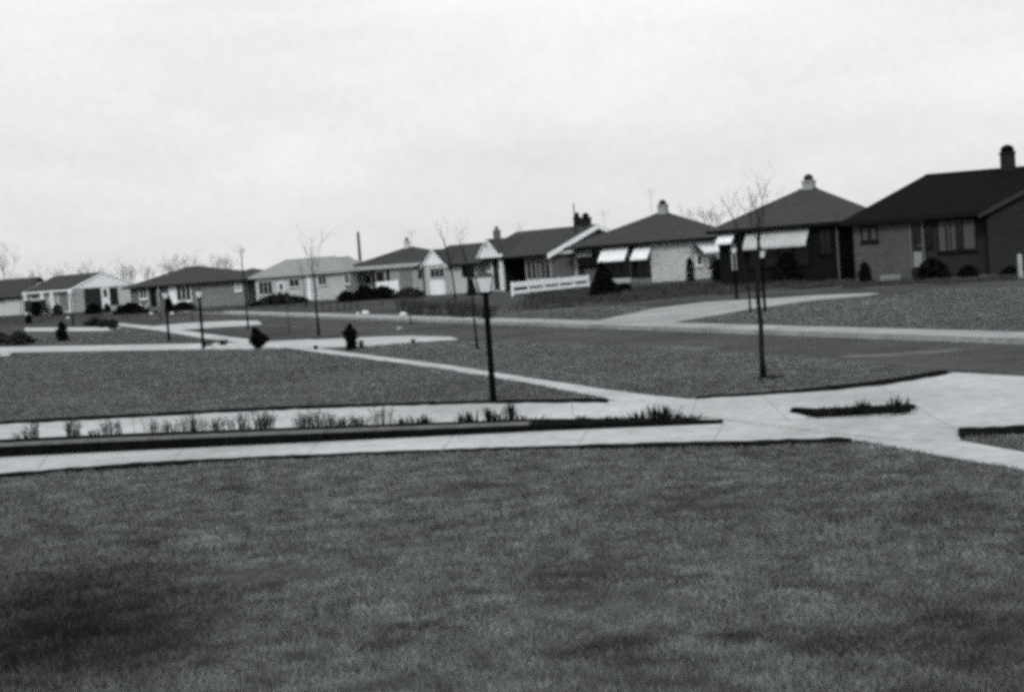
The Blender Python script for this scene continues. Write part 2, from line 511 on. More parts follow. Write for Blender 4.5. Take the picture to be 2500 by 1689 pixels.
# ------------------------------------------------------------------ raised planting strip between the drives
bed = empty('planting_strip', g(800, 1090))
tag(bed, 'long raised planting strip with dark timber sides between the two drives', 'planter')
PAVED.append([(p.x, p.y) for p in P((-300, 1142), (0, 1119), (1765, 1036), (1765, 1018), (0, 1060), (-300, 1085))])
def bedpt(px):
    """front foot, front top height, bed depth at a photo column"""
    xs = [-300, 0, 244, 795, 1293, 1500, 1765]
    foot = np.interp(px, xs, [1134, 1119, 1107, 1081, 1057, 1048, 1037])
    top = np.interp(px, xs, [.17, .165, .155, .13, .10, .075, .05])
    dep = np.interp(px, xs, [1.0, .95, .95, .8, .7, .65, .12])
    return g(px, foot), top, dep
def inv(o, p):
    return Vector(p) - o.location
def bp(px, back, z):
    f, t, d = bedpt(px)
    return inv(bed, (f.x + d * back * .25, f.y + d * back, z))
for a, b in ((-300, 244), (244, 795), (795, 1293), (1293, 1765)):
    a2, b2 = a + 1.5, b - 1.5
    ta, tb = bedpt(a)[1], bedpt(b)[1]
    MB().prism([bp(a2, 0, -.03), bp(b2, 0, -.03), bp(b2, .06, -.03), bp(a2, .06, -.03)],
               [bp(a2, 0, ta), bp(b2, 0, tb), bp(b2, .06, tb), bp(a2, .06, ta)]).build('board', TIMBER, bed)
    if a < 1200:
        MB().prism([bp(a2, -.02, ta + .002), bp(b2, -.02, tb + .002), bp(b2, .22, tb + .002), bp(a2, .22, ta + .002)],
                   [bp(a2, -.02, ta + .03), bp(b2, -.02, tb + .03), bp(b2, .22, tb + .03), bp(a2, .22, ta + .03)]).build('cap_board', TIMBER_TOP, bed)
    MB().prism([bp(a2, .94, -.03), bp(b2, .94, -.03), bp(b2, 1, -.03), bp(a2, 1, -.03)],
               [bp(a2, .94, ta), bp(b2, .94, tb), bp(b2, 1, tb), bp(a2, 1, ta)]).build('board', TIMBER, bed)
mb = MB()
xs = list(range(-300, 1760, 40)) + [1762]
for i in range(len(xs) - 1):
    a, b = xs[i], xs[i + 1]
    za, zb = bedpt(a)[1] - .02, bedpt(b)[1] - .02
    ja, jb = .025 * math.sin(a * .05), .025 * math.sin(b * .05)
    if i == 0: ja = 0
    mb.poly([bp(a, .06, za), bp(b, .06, zb), bp(b, .5, zb + .035 + jb), bp(a, .5, za + .035 + ja)])
    mb.poly([bp(a, .5, za + .035 + ja), bp(b, .5, zb + .035 + jb), bp(b, .94, zb), bp(a, .94, za)])
mb.build('soil', SOIL, bed)

# island bed in the apron
isl = empty('island_bed', g(2080, 1010))
tag(isl, 'low dark planting bed lying alone in the middle of the concrete apron', 'planter')
ring = P((1929, 1011), (1950, 1015), (1990, 1024), (2050, 1021), (2215, 1010), (2236, 1000), (2232, 996), (2100, 1001), (1990, 1006), (1960, 1004), (1934, 1004))
ring2 = P((1936, 1010), (1956, 1013), (1995, 1019), (2050, 1017), (2205, 1007), (2226, 1000), (2222, 998), (2100, 1004), (1990, 1009), (1960, 1007), (1940, 1006))
L0 = isl.location
MB().prism([(p.x - L0.x, p.y - L0.y, 0) for p in ring], [(p.x - L0.x, p.y - L0.y, .05) for p in ring]).build('border', TIMBER, isl)
MB().prism([(p.x - L0.x, p.y - L0.y, .02) for p in ring2], [(p.x - L0.x, p.y - L0.y, .065) for p in ring2]).build('soil', SOIL, isl)
PAVED.append([(p.x, p.y) for p in ring])

# ------------------------------------------------------------------ grass
def inside(pts, ring):
    x, y = pts[:, 0], pts[:, 1]
    c = np.zeros(len(pts), bool)
    n = len(ring)
    for i in range(n):
        x0, y0 = ring[i]
        x1, y1 = ring[(i + 1) % n]
        if y0 == y1: continue
        hit = ((y0 > y) != (y1 > y)) & (x < (x1 - x0) * (y - y0) / (y1 - y0) + x0)
        c ^= hit
    return c

def clumps(pts, s, seed):
    """fractal value noise 0..1 for lawn density, tone and height"""
    r = np.random.default_rng(seed)
    v, amp, tot = np.zeros(len(pts)), 1.0, 0.0
    for k in range(4):
        q = pts * s * .45 * 2.1 ** k + r.uniform(0, 50, 2)
        grid = r.random((64, 64))
        a = np.floor(q).astype(int)
        f = q - a
        f = f * f * (3 - 2 * f)
        x0, y0, x1, y1 = a[:, 0] % 64, a[:, 1] % 64, (a[:, 0] + 1) % 64, (a[:, 1] + 1) % 64
        v += amp * ((grid[x0, y0] * (1 - f[:, 0]) + grid[x1, y0] * f[:, 0]) * (1 - f[:, 1]) + (grid[x0, y1] * (1 - f[:, 0]) + grid[x1, y1] * f[:, 0]) * f[:, 1])
        tot += amp
        amp *= .6
    return np.clip((v / tot - .5) * 1.9 + .5, 0, 1)

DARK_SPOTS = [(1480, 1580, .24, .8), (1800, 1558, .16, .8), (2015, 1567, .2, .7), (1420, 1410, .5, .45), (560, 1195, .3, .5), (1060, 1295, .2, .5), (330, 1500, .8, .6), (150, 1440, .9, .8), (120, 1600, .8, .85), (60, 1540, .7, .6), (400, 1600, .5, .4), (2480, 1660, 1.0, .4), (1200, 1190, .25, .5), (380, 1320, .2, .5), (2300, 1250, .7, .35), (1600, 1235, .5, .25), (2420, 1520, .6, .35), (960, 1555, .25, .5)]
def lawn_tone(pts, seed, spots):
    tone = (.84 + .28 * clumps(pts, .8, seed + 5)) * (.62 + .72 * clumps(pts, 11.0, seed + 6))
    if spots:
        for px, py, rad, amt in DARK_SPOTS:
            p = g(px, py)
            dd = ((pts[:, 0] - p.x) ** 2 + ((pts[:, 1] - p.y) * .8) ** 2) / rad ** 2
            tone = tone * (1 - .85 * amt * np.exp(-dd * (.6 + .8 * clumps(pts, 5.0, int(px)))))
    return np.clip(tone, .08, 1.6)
def lawn(name, label, ring, count, hmin, hmax, wid, seed, spots=False, fringe=()):
    r = np.random.default_rng(seed)
    R = np.array([(p.x, p.y) for p in ring])
    lo, hi = R.min(0), R.max(0)
    # more blades close to the camera
    pts = np.zeros((0, 2))
    while len(pts) < count:
        u = r.random((count * 2, 2))
        q = lo + u * (hi - lo)
        d = np.hypot(q[:, 0], q[:, 1])
        keep = r.random(len(q)) < (lo[1] / np.maximum(d, 1.0)) ** 1.3
        q = q[keep]
        q = q[inside(q, [tuple(p) for p in R])]
        for pv in PAVED:
            if len(q): q = q[~inside(q, pv)]
        pts = np.vstack([pts, q])
    pts = pts[:count]
    for line in fringe:                      # uncut blades leaning over the edge
        q = [g(*p) for p in line]
        for a, b in zip(q, q[1:]):
            nb_ = int((b - a).length * 260)
            f = r.random(nb_)
            e = np.stack([a.x + (b.x - a.x) * f, a.y + (b.y - a.y) * f], 1) + r.normal(0, .022, (nb_, 2))
            e += (.03 * np.sin(e[:, 0] * 9) * (r.random(nb_) < .5))[:, None] * np.array([[0, 1]])
            pts = np.vstack([pts, e])
    c1, c2 = clumps(pts, 2.2, seed + 1), clumps(pts, 9.0, seed + 2)
    keep = r.random(len(pts)) < .5 + .7 * c2
    hsc = (.75 + .35 * c1) * (.75 + .5 * c2)
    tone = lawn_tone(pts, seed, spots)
    keep &= r.random(len(pts)) < .6 + .4 * tone
    pts, hsc, tone = pts[keep], hsc[keep], tone[keep]
    n = len(pts)
    h = r.uniform(hmin, hmax, n) * hsc
    dist = np.hypot(pts[:, 0], pts[:, 1])
    w = wid * r.uniform(.6, 1.3, n) * np.maximum(1.0, dist / lo[1])
    a = r.uniform(0, 2 * math.pi, n)
    lean = r.normal(0, .55, (n, 2)) * h[:, None]
    V = np.zeros((n, 3, 3))
    V[:, 0, 0] = pts[:, 0] + np.cos(a) * w
    V[:, 0, 1] = pts[:, 1] + np.sin(a) * w
    V[:, 1, 0] = pts[:, 0] - np.cos(a) * w
    V[:, 1, 1] = pts[:, 1] - np.sin(a) * w
    V[:, 2, 0] = pts[:, 0] + lean[:, 0]
    V[:, 2, 1] = pts[:, 1] + lean[:, 1]
    V[:, 2, 2] = h
    me = tri_mesh(name, V, BLADE)
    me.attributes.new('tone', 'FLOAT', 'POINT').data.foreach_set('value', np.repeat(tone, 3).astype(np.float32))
    o = link(name, me)
    return tag(o, label, 'grass', kind='stuff')

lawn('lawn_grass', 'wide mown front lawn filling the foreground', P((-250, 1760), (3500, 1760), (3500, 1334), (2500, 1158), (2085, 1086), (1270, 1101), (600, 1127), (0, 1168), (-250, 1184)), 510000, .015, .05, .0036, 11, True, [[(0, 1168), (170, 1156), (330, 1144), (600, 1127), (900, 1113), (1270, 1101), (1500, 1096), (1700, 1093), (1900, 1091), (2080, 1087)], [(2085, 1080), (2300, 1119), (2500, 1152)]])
lawn('lawn_grass', 'lawn between the second drive and the sidewalk, behind the planting strip', P((-250, 1050), (0, 1034), (645, 1000), (1480, 979), (1290, 940), (1100, 907), (860, 874), (667, 850), (0, 864), (-250, 880)), 90000, .02, .06, .008, 21, False, [[(0, 1032), (300, 1016), (645, 998), (900, 990), (1150, 983), (1400, 979)], [(1480, 977), (1290, 940), (1100, 907), (860, 874)]])
lawn('lawn_grass', 'triangular tree lawn between the sidewalk and the street', P((1600, 968), (1690, 974), (1860, 963), (2065, 946), (2280, 914), (2034, 878), (1650, 853), (1100, 833), (1000, 838), (880, 848), (780, 851), (1100, 893), (1480, 952)), 80000, .02, .06, .008, 31, False, [[(1600, 966), (1480, 950), (1290, 921), (1100, 891)], [(1700, 974), (1860, 963), (2065, 944), (2180, 930)]])
lawn('lawn_grass', 'small wedge of grass at the right margin beside the apron', P((2350, 1073), (2500, 1060), (3000, 1024), (3000, 1182), (2500, 1100)), 14000, .02, .05, .005, 41)
lawn('lawn_grass', 'strip of grass between the two neighbouring drives at left', P((-250, 862), (0, 846), (300, 841), (560, 836), (495, 828), (380, 808), (292, 800), (262, 809), (-250, 818)), 25000, .02, .06, .013, 51)

def sod_sheet():
    # front lawn sod: a slightly uneven sheet whose paler and darker patches match the blades above it
    nx, ny = 120, 80
    a = [g(-250, 1184), g(0, 1168), g(600, 1127), g(1270, 1101), g(2085, 1087), g(2500, 1160), g(3500, 1336)]
    X = np.linspace(-7.5, 8.0, nx)
    ex, ey = [p.x for p in a], [p.y for p in a]
    V, T = [], []
    for jy in range(ny):
        for ix in range(nx):
            ytop = np.interp(X[ix], ex, ey) - .03
            y = 4.5 + (ytop - 4.5) * jy / (ny - 1)
            V.append((X[ix], y, .006 + .008 * math.sin(X[ix] * 2.1 + y) * math.sin(y * 1.7) * (jy < ny - 2)))
    P2 = np.array(V)[:, :2]
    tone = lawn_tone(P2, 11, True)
    F = [(j * nx + i, j * nx + i + 1, (j + 1) * nx + i + 1, (j + 1) * nx + i) for j in range(ny - 1) for i in range(nx - 1)]
    me = bpy.data.meshes.new('front_lawn')
    me.from_pydata(V, [], F)
    me.materials.append(SOD)
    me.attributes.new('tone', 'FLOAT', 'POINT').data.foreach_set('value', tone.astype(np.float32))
    me.update()
    o = link('front_lawn', me)
    o['kind'] = 'structure'
sod_sheet()

lawn('lawn_grass', 'far lawn below the front walk on the other side of the street', P((1650, 793), (1760, 770), (1850, 754), (2003, 735), (2165, 721), (2300, 706), (2560, 700), (2560, 818), (2500, 816), (2000, 799)), 45000, .02, .06, .012, 61)
lawn('lawn_grass', 'far lawn across the street to the left of the front walk', P((1000, 766), (1500, 781), (1590, 752), (1500, 748), (1240, 762), (1000, 748)), 20000, .02, .06, .02, 63)

# ------------------------------------------------------------------ houses
class House:
    """origin: near right front corner; local x along the front to the right, y backwards into the lot"""
    def __init__(self, name, label, px, Y, theta, py=690):
        p = at(px, py, Y)
        self.root = empty(name, (p.x, p.y, 0), -math.radians(theta))
        tag(self.root, label, 'house', 'houses along the far side of the street')
        self.o = Vector((p.x, p.y, 0))
        c, s = math.cos(-math.radians(theta)), math.sin(-math.radians(theta))
        self.ex, self.ey = Vector((c, s, 0)), Vector((-s, c, 0))
    def hit(self, face, coord, px, py):
        """(u, z) on the plane y=coord (F) or x=coord (R, L)"""
        n = self.ey if face == 'F' else self.ex
        e = self.ex if face == 'F' else self.ey
        d = ray(px, py)
        s = Vector((0, 0, EYE))
        t = (coord - (s - self.o).dot(n)) / d.dot(n)
        p = s + d * t
        return (p - self.o).dot(e), p.z
    def rect(self, face, coord, r):
        x0, y0, x1, y1 = r
        mx_, my_ = (x0 + x1) / 2, (y0 + y1) / 2
        u0, u1 = self.hit(face, coord, x0, my_)[0], self.hit(face, coord, x1, my_)[0]
        z0, z1 = self.hit(face, coord, mx_, y1)[1], self.hit(face, coord, mx_, y0)[1]
        return min(u0, u1), max(u0, u1), z0, z1
    def fbox(self, mb, face, coord, u0, u1, z0, z1, d0, d1):
        """box standing proud of a face from d0 to d1"""
        if face == 'F': mb.box(u0, u1, coord - d1, coord - d0, z0, z1)
        elif face == 'R': mb.box(coord + d0, coord + d1, u0, u1, z0, z1)
        else: mb.box(coord - d1, coord - d0, u0, u1, z0, z1)
        return mb
    def panel(self, name, face, coord, r, m, d0=.004, d1=.03, raw=False, parent=None):
        u0, u1, z0, z1 = r if raw else self.rect(face, coord, r)
        return self.fbox(MB(), face, coord, u0, u1, z0, z1, d0, d1).build(name, m, parent or self.root)
    def wall(self, x0, x1, y0, y1, z0, z1, m, name='wall'):
        return MB().box(x0, x1, y0, y1, z0, z1).build(name, m, self.root)
    def window(self, face, coord, r, cols=2, rows=1, frame=WHITE, pane=GLASS, fw=.06, sill=True, curtains=None, raw=False):
        u0, u1, z0, z1 = r if raw else self.rect(face, coord, r)
        mb = MB()
        self.fbox(mb, face, coord, u0, u0 + fw, z0, z1, .003, .07)
        self.fbox(mb, face, coord, u1 - fw, u1, z0, z1, .003, .07)
        self.fbox(mb, face, coord, u0 + fw, u1 - fw, z1 - fw, z1, .003, .07)
        self.fbox(mb, face, coord, u0 + fw, u1 - fw, z0, z0 + fw, .003, .07)
        w = mb.build('window', frame, self.root)
        for i in range(cols):
            a = u0 + fw + (u1 - u0 - 2 * fw) * i / cols
            b = u0 + fw + (u1 - u0 - 2 * fw) * (i + 1) / cols
            for j in range(rows):
                c = z0 + fw + (z1 - z0 - 2 * fw) * j / rows
                d = z0 + fw + (z1 - z0 - 2 * fw) * (j + 1) / rows
                self.fbox(MB(), face, coord, a, b, c, d, .004, .022).build('pane', pane, w)
            if i:
                self.fbox(MB(), face, coord, a - .025, a + .025, z0 + fw, z1 - fw, .024, .06).build('mullion', frame, w)
        if rows > 1:
            for j in range(1, rows):
                c = z0 + fw + (z1 - z0 - 2 * fw) * j / rows
                self.fbox(MB(), face, coord, u0 + fw, u1 - fw, c - .02, c + .02, .024, .058).build('glazing_bar', frame, w)
        if curtains:
            for ca, cb in curtains:
                a, b = u0 + (u1 - u0) * ca, u0 + (u1 - u0) * cb
                self.fbox(MB(), face, coord, a, b, z0 + fw + .02, z1 - fw - .02, .0225, .0235).build('curtain', CURTAIN, w)
        if sill:
            self.fbox(MB(), face, coord, u0 - .05, u1 + .05, z0 - .07, z0 - .002, .003, .12).build('sill', frame, w)
        return w
    def door(self, face, coord, r, m, frame=WHITE, light=True, low=None):
        u0, u1, z0, z1 = self.rect(face, coord, r)
        z0 = max(z0, .12)
        mb = MB()
        self.fbox(mb, face, coord, u0 - .08, u0, z0, z1 + .08, .003, .07)
        self.fbox(mb, face, coord, u1, u1 + .08, z0, z1 + .08, .003, .07)
        self.fbox(mb, face, coord, u0, u1, z1, z1 + .08, .003, .07)
        d = self.fbox(MB(), face, coord, u0, u1, z0, z1, .003, .04).build('door', m, self.root)
        mb.build('door_frame', frame, d)
        w = u1 - u0
        if light:
            self.fbox(MB(), face, coord, u0 + .2 * w, u1 - .2 * w, z0 + .55 * (z1 - z0), z1 - .12, .041, .05).build('pane', GLASS, d)
        if low:
            self.fbox(MB(), face, coord, u0 + .05, u1 - .05, z0 + .06, z0 + .36 * (z1 - z0), .041, .055).build('lower_panel', low, d)
        self.fbox(MB(), face, coord, u1 - .14, u1 - .08, z0 + .95, z0 + 1.05, .041, .09).build('handle', GREY_METAL, d)
        return d
    def awning(self, face, coord, r, drop=None, out=.8, m=WHITE, slats=7):
        u0, u1, z0, z1 = self.rect(face, coord, r)
        a = None
        mb0 = MB()
        n = slats
        # frame rail at the wall parents the slats
        self.fbox(mb0, face, coord, u0, u1, z1 - .04, z1, .004, .04)
        a = mb0.build('awning', m, self.root)
        for i in range(n):
            p, q = u0 + (u1 - u0) * i / n + .003, u0 + (u1 - u0) * (i + 1) / n - .003
            off = .006 if i % 2 else 0.0
            def pt(u, d, z):
                return (u, coord - d, z) if face == 'F' else ((coord + d, u, z) if face == 'R' else (coord - d, u, z))
            A = [pt(p, .05, z1 + off), pt(q, .05, z1 + off), pt(q, out, z0 + off), pt(p, out, z0 + off)]
            B = [(x, y, z - .03) for x, y, z in A]
            MB().prism(B, A).build('slat', m, a)
            C = [pt(p, out, z0 + off), pt(q, out, z0 + off), pt(q, out + .015, z0 + off), pt(p, out + .015, z0 + off)]
            D = [(x, y, z - .12) for x, y, z in C]
            MB().prism(D, C).build('valance', m, a)
        for u in (u0 + .03, u1 - .03):
            def pt2(d, z): return (u, coord - d, z) if face == 'F' else ((coord + d, u, z) if face == 'R' else (coord - d, u, z))
            MB().tube([pt2(.01, z0 - .05), pt2(out - .02, z0 - .02)], [.015, .015], 5).build('bracket', GREY_METAL, a)
        return a
    def post(self, px, face_y, z0, z1, w=.1, m=WHITE, py=660):
        u = self.hit('F', face_y, px, py)[0]
        return MB().box(u - w / 2, u + w / 2, face_y - w / 2, face_y + w / 2, z0, z1).build('porch_post', m, self.root)
    def hip(self, x0, x1, y0, y1, ze, zr, rx0, rx1, ry0, ry1, m, fascia, fh=.16, name='roof'):
        """eave rectangle, ridge from (rx0,ry0) to (rx1,ry1)"""
        E = [(x0, y0), (x1, y0), (x1, y1), (x0, y1)]
        mb = MB()
        e = [(x, y, ze) for x, y in E]
        r0, r1 = (rx0, ry0, zr), (rx1, ry1, zr)
        if abs(rx1 - rx0) >= abs(ry1 - ry0):
            mb.poly([e[0], e[1], r1, r0]); mb.poly([e[2], e[3], r0, r1])
            mb.poly([e[1], e[2], r1]); mb.poly([e[3], e[0], r0])
        else:
            mb.poly([e[1], e[2], r1, r0]); mb.poly([e[3], e[0], r0, r1])
            mb.poly([e[0], e[1], r0]); mb.poly([e[2], e[3], r1])
        mb.poly([(x, y, ze - .01) for x, y in reversed(E)])
        ro = mb.build(name, m, self.root)
        f = MB()
        t = .04
        f.box(x0, x1, y0, y0 + t, ze - fh, ze - .012)
        f.box(x0, x1, y1 - t, y1, ze - fh, ze - .012)
        f.box(x0, x0 + t, y0 + t, y1 - t, ze - fh, ze - .012)
        f.box(x1 - t, x1, y0 + t, y1 - t, ze - fh, ze - .012)
        f.build('fascia', fascia, ro)
        MB().box(x0 + t, x1 - t, y0 + t, y1 - t, ze - fh + .03, ze - fh + .06).build('soffit', fascia, ro)
        # ridge cap
        MB().tube([r0, r1], [.05, .05], 6).build('ridge_cap', m, ro)
        return ro
    def gable(self, axis, a0, a1, b0, b1, ze, zr, m, trim, wallm, over=.35, th=.12, ends=(True, True), board=.16, fas=None, eo=None):
        """ridge along axis (x or y); a = along the ridge, b = across; ends: build the gable wall"""
        bm_ = (b0 + b1) / 2
        sl = (zr - ze) / (bm_ - b0 + 0.0)
        bo0, bo1 = b0 - over, b1 + over
        zo = ze - over * sl
        def P3(a, b, z): return (a, b, z) if axis == 'x' else (b, a, z)
        mb = MB()
        eo = over if eo is None else eo
        fas = fas or trim
        ao0, ao1 = a0 - (eo if ends[0] else 0), a1 + (eo if ends[1] else 0)
        for s0 in (bo0, bo1):
            top = [P3(ao0, s0, zo), P3(ao1, s0, zo), P3(ao1, bm_, zr), P3(ao0, bm_, zr)]
            mb.prism([(x, y, z - th) for x, y, z in top], top)
        ro = mb.build('roof', m, self.root)
        for k, (a, on) in enumerate(((ao0, ends[0]), (ao1, ends[1]))):
            if not on: continue
            d = -.03 if k == 0 else .03
            for s0 in (bo0, bo1):
                A = [P3(a, s0, zo + .01), P3(a + d, s0, zo + .01), P3(a + d, bm_, zr + .01), P3(a, bm_, zr + .01)]
                MB().prism([(x, y, z - board - .02) for x, y, z in A], A).build('bargeboard', trim, ro)
            aw = a0 if k == 0 else a1
            ii = .12 if k == 0 else -.12
            tri = [P3(aw, bo0 + .03, zo - .08), P3(aw, bo1 - .03, zo - .08), P3(aw, bm_, zr - .03)]
            tri2 = [P3(aw + ii, bo0 + .03, zo - .08), P3(aw + ii, bo1 - .03, zo - .08), P3(aw + ii, bm_, zr - .03)]
            MB().prism(tri, tri2).build('gable_wall', wallm, self.root)
        for s0 in (bo0, bo1):
            e = -.03 if s0 == bo0 else .03
            A = [P3(ao0, s0, zo + .0), P3(ao1, s0, zo + .0), P3(ao1, s0 + e, zo + .0), P3(ao0, s0 + e, zo + .0)]
            MB().prism([(x, y, z - .15) for x, y, z in A], A).build('fascia', fas, ro)
        return ro
    def chimney(self, x, y, z0, z1, w=.5, d=.5, m=BRICK_MID, cap=TRIM_DARK, dome=True):
        c = MB().box(x - w / 2, x + w / 2, y - d / 2, y + d / 2, z0, z1).build('chimney', m, self.root)
        MB().box(x - w / 2 - .04, x + w / 2 + .04, y - d / 2 - .04, y + d / 2 + .04, z1 + .002, z1 + .08).build('chimney_cap', m, c)
        if dome:
            MB().lathe([(w * .43, 0), (w * .46, .1), (w * .42, .2), (w * .28, .28), (.04, .33)], (x, y, z1 + .083), 10).build('cowl', cap, c)
        return c

# ---- black roofed house at the right margin
h = House('black_roofed_house', 'near black roofed brick house with broad chimney at the right margin', 2410, 70.5, 18, 670)
xl = h.hit('F', 0, 2086, 620)[0]
h.wall(xl, h.hit('F', 0, 2222, 600)[0], 0, 8, 0, 2.62, brick_mat('darker grey brick', .072, 1.3))  # grey brick in a darker even tone
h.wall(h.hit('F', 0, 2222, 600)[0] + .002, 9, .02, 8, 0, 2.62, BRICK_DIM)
rxl, rz = h.hit('F', 4, 2258, 428)
h.hip(xl - .5, 10, -.5, 8.5, 2.68, rz, rxl, 6.0, 4, 4, ROOF_BLACK, TRIM_DARK)
wx0 = h.hit('F', -.9, 2413, 600)[0]
h.wall(wx0, wx0 + 6.6, -.9, 4, 0, 2.70, BRICK_DIM)
h.gable('y', -.9, 3.6, wx0, wx0 + 6.6, 2.72, 4.25, ROOF_BLACK, mat('dull trim', .04, .2, 2, .8), mat('dull siding', .03, .2, 2, .8), over=.3, ends=(True, False))
cx, cz = h.hit('F', 4, 2461, 402)
h.chimney(cx, 4, rz - .4, h.hit('F', 4, 2461, 376)[1], .66, .6, mat('sooty brick', .02, .3, 4, .95), BLACK_METAL)
h.window('F', 0, (2102, 552, 2143, 590), 2, 1, TRIM_DARK, GLASS, curtains=[(.04, .4), (.62, .96)])
h.door('F', .02, (2226, 543, 2252, 655), mat('dark door', .02, .2, 3, .5), mat('dim frame', .12, .1, 3, .7), True, mat('dull door panel', .22, .1, 3, .7))
h.window('F', .02, (2288, 534, 2384, 614), 3, 1, TRIM_DARK, GLASS, curtains=[(.02, .2), (.27, .46), (.66, .98)])
h.window('F', .02, (2258, 548, 2276, 602), 1, 2, TRIM_DARK, GLASS)
h.wall(h.hit('F', -.6, 2150, 670)[0], h.hit('F', -.6, 2200, 670)[0], -1.0, -.6, 0, .25, mat('pale stone step', .2, .2, 4, .9), 'step')
H8 = h

# ---- dark brick hip house with the broad white awning
h = House('dark_brick_house', 'dark brick hip roofed house with a broad white awning', 2056, 77.8, 30, 684)
D = 7.0
W = -h.hit('F', 0, 1757, 640)[0]
h.wall(-W, 0, 0, D, 0, 2.70, BRICK_DARK)
ax, az = h.hit('F', D / 2, 1972, 462)
h.hip(-W - .45, .45, -.45, D + .45, 2.78, az, ax - .5, ax + .5, D / 2, D / 2, ROOF_MID, TRIM_DARK)
h.chimney(ax, D / 2 + .2, az - .3, h.hit('F', D / 2, 1971, 445)[1], .55, .5, mat('pale chimney brick', .30, .3, 4, .9), mat('dark cowl', .03, .3, 4, .7))
h.window('F', 0, (1826, 582, 1976, 650), 4, 1, TRIM_DARK, GLASS)
h.awning('F', 0, (1824, 562, 1978, 599), out=.7, slats=12, m=mat('weathered awning', .43, .12, 1.2, .7))
h.awning('F', 0, (1757, 570, 1797, 590), out=.6, slats=4)
h.panel('pale_porch_panel', 'F', 0, (1786, 596, 1798, 660), FASCIA, .004, .03)
h.window('F', 0, (2000, 560, 2030, 620), 2, 1, TRIM_DARK, GLASS)
MB().tube([(-.1, -.06, 0), (-.1, -.06, 2.6)], [.04, .04], 6).build('downpipe', GREY_METAL, h.root)
H7 = h

# ---- hip house with two white awnings
h = House('awning_house', 'grey hip roofed house with two white awnings on its pale brick front', 1690, 101.5, 30, 684)
W, D = 7.3, 7.0
xs_ = h.hit('F', 0, 1462, 650)[0]
xm = h.hit('F', 0, 1590, 650)[0]
h.wall(xm, 0, 0, D, 0, 2.5, BRICK_PALE)
h.wall(xs_, xm - .003, .02, D - .02, 0, 2.5, BRICK_GREY)
h.wall(xs_ - 1.9, xs_ - .003, 1.6, D - .02, 0, 2.5, BRICK_MID)
ax, az = h.hit('F', D / 2, 1616, 521)
h.hip(xs_ - 2.2, .5, -.5, D + .5, 2.56, az, ax - .5, ax + .5, D / 2, D / 2, ROOF_MID, TRIM_DARK)
h.chimney(ax + .05, D / 2 + .1, az - .3, h.hit('F', D / 2, 1618, 503)[1], .55, .5, mat('pale chimney brick', .30, .3, 4, .9), mat('dark cowl', .03, .3, 4, .7))
h.window('F', .02, (1475, 630, 1538, 676), 3, 1, TRIM_DARK, GLASS)
h.window('F', .02, (1553, 628, 1588, 673), 2, 1, TRIM_DARK, GLASS)
h.awning('F', .02, (1472, 604, 1537, 633), out=.8, slats=8)
h.awning('F', .02, (1551, 603, 1592, 629), out=.8, slats=5)
h.panel('dark_panel', 'F', .02, (1540, 596, 1551, 676), TRIM_DARK, .004, .1)
h.panel('planter_ledge', 'F', .02, (1494, 679, 1543, 691), FASCIA, .004, .25)
h.window('F', 1.6, (1415, 626, 1456, 652), 3, 1, TRIM_DARK, GLASS)
h.awning('F', 1.6, (1419, 607, 1454, 622), out=.6, slats=5)
h.post(1463, -.3, 0, 2.4, .12, TRIM_DARK)
h.panel('side_cladding', 'R', 0, (1697, 606, 1752, 682), OFFWHITE, .004, .03)
h.window('R', .03, (1699, 622, 1713, 648), 1, 1, WHITE, GLASS)
h.window('R', .03, (1728, 622, 1750, 660), 1, 1, WHITE, GLASS)
h.awning('R', .03, (1696, 592, 1752, 614), out=.6, slats=7)
H6 = h

# ---- long gabled house parallel to the street
h = House('long_gabled_house', 'long dark roofed house with white gable peak, white rake boards and deep dark porch', 1346, 106, 56, 705)
D = 7.6
xw = h.hit('F', 0, 1166, 670)[0]
xp0, xp1 = h.hit('F', 0, 1231, 660)[0], h.hit('F', 0, 1283, 660)[0]
h.wall(xp1, 0, 0, D, 0, 2.42, BRICK_MID)
h.wall(xp0, xp1 - .003, 2.2, D - .02, 0, 2.42, TRIM_DARK, 'porch_wall')
h.wall(xw, xp0 - .003, .02, D - .02, 0, 2.42, SIDING)
MB().box(xp0 + .001, xp0 + .02, .04, 2.19, 0, 2.41).build('porch_side_shade', TRIM_DARK, h.root)  # dark sheet over the pale wall side, painting in the porch shade
MB().box(xp0 + .03, xp1 - .004, -.1, 2.19, 0, .1).build('porch_floor', TRIM_DARK, h.root)
az = h.hit('R', .3, 1474, 546)[1]
h.gable('x', xw, 0, 0, D, 2.44, az, ROOF_DARK, WHITE, mat('rake siding', .2, .15, 2, .8), over=.45, ends=(True, True), board=.3, fas=TRIM_DARK)
# white street gable at the left end
gx0, gx1 = h.hit('F', -.35, 1163, 630)[0], h.hit('F', -.35, 1222, 630)[0]
gz = h.hit('F', -.35, 1186, 584)[1]
h.gable('y', -.35, 3.6, gx0 + .2, gx1 - .2, 2.5, gz, ROOF_DARK, WHITE, WHITE, over=.14, ends=(True, False), board=.12, eo=.05)
h.panel('gable_vent', 'F', -.35, (1186, 596, 1190, 606), FASCIA, .003, .03)
h.window('F', .02, (1170, 634, 1202, 664), 2, 1, WHITE, BLIND)
h.door('F', .02, (1206, 631, 1221, 707), mat('dark door', .02, .2, 3, .5), WHITE, False)
h.post(1226, -.3, 0, 2.5, .16, WHITE, 670)
h.window('F', 0, (1286, 620, 1345, 682), 5, 1, FASCIA, GLASS, curtains=[(.22, .27), (.42, .56), (.62, .66)])
h.panel('white_corner_board', 'R', 0, (1402, 606, 1407, 676), WHITE, .004, .06)
h.panel('brick_panel', 'R', 0, (1350, 622, 1402, 676), BRICK_GREY, .003, .05)
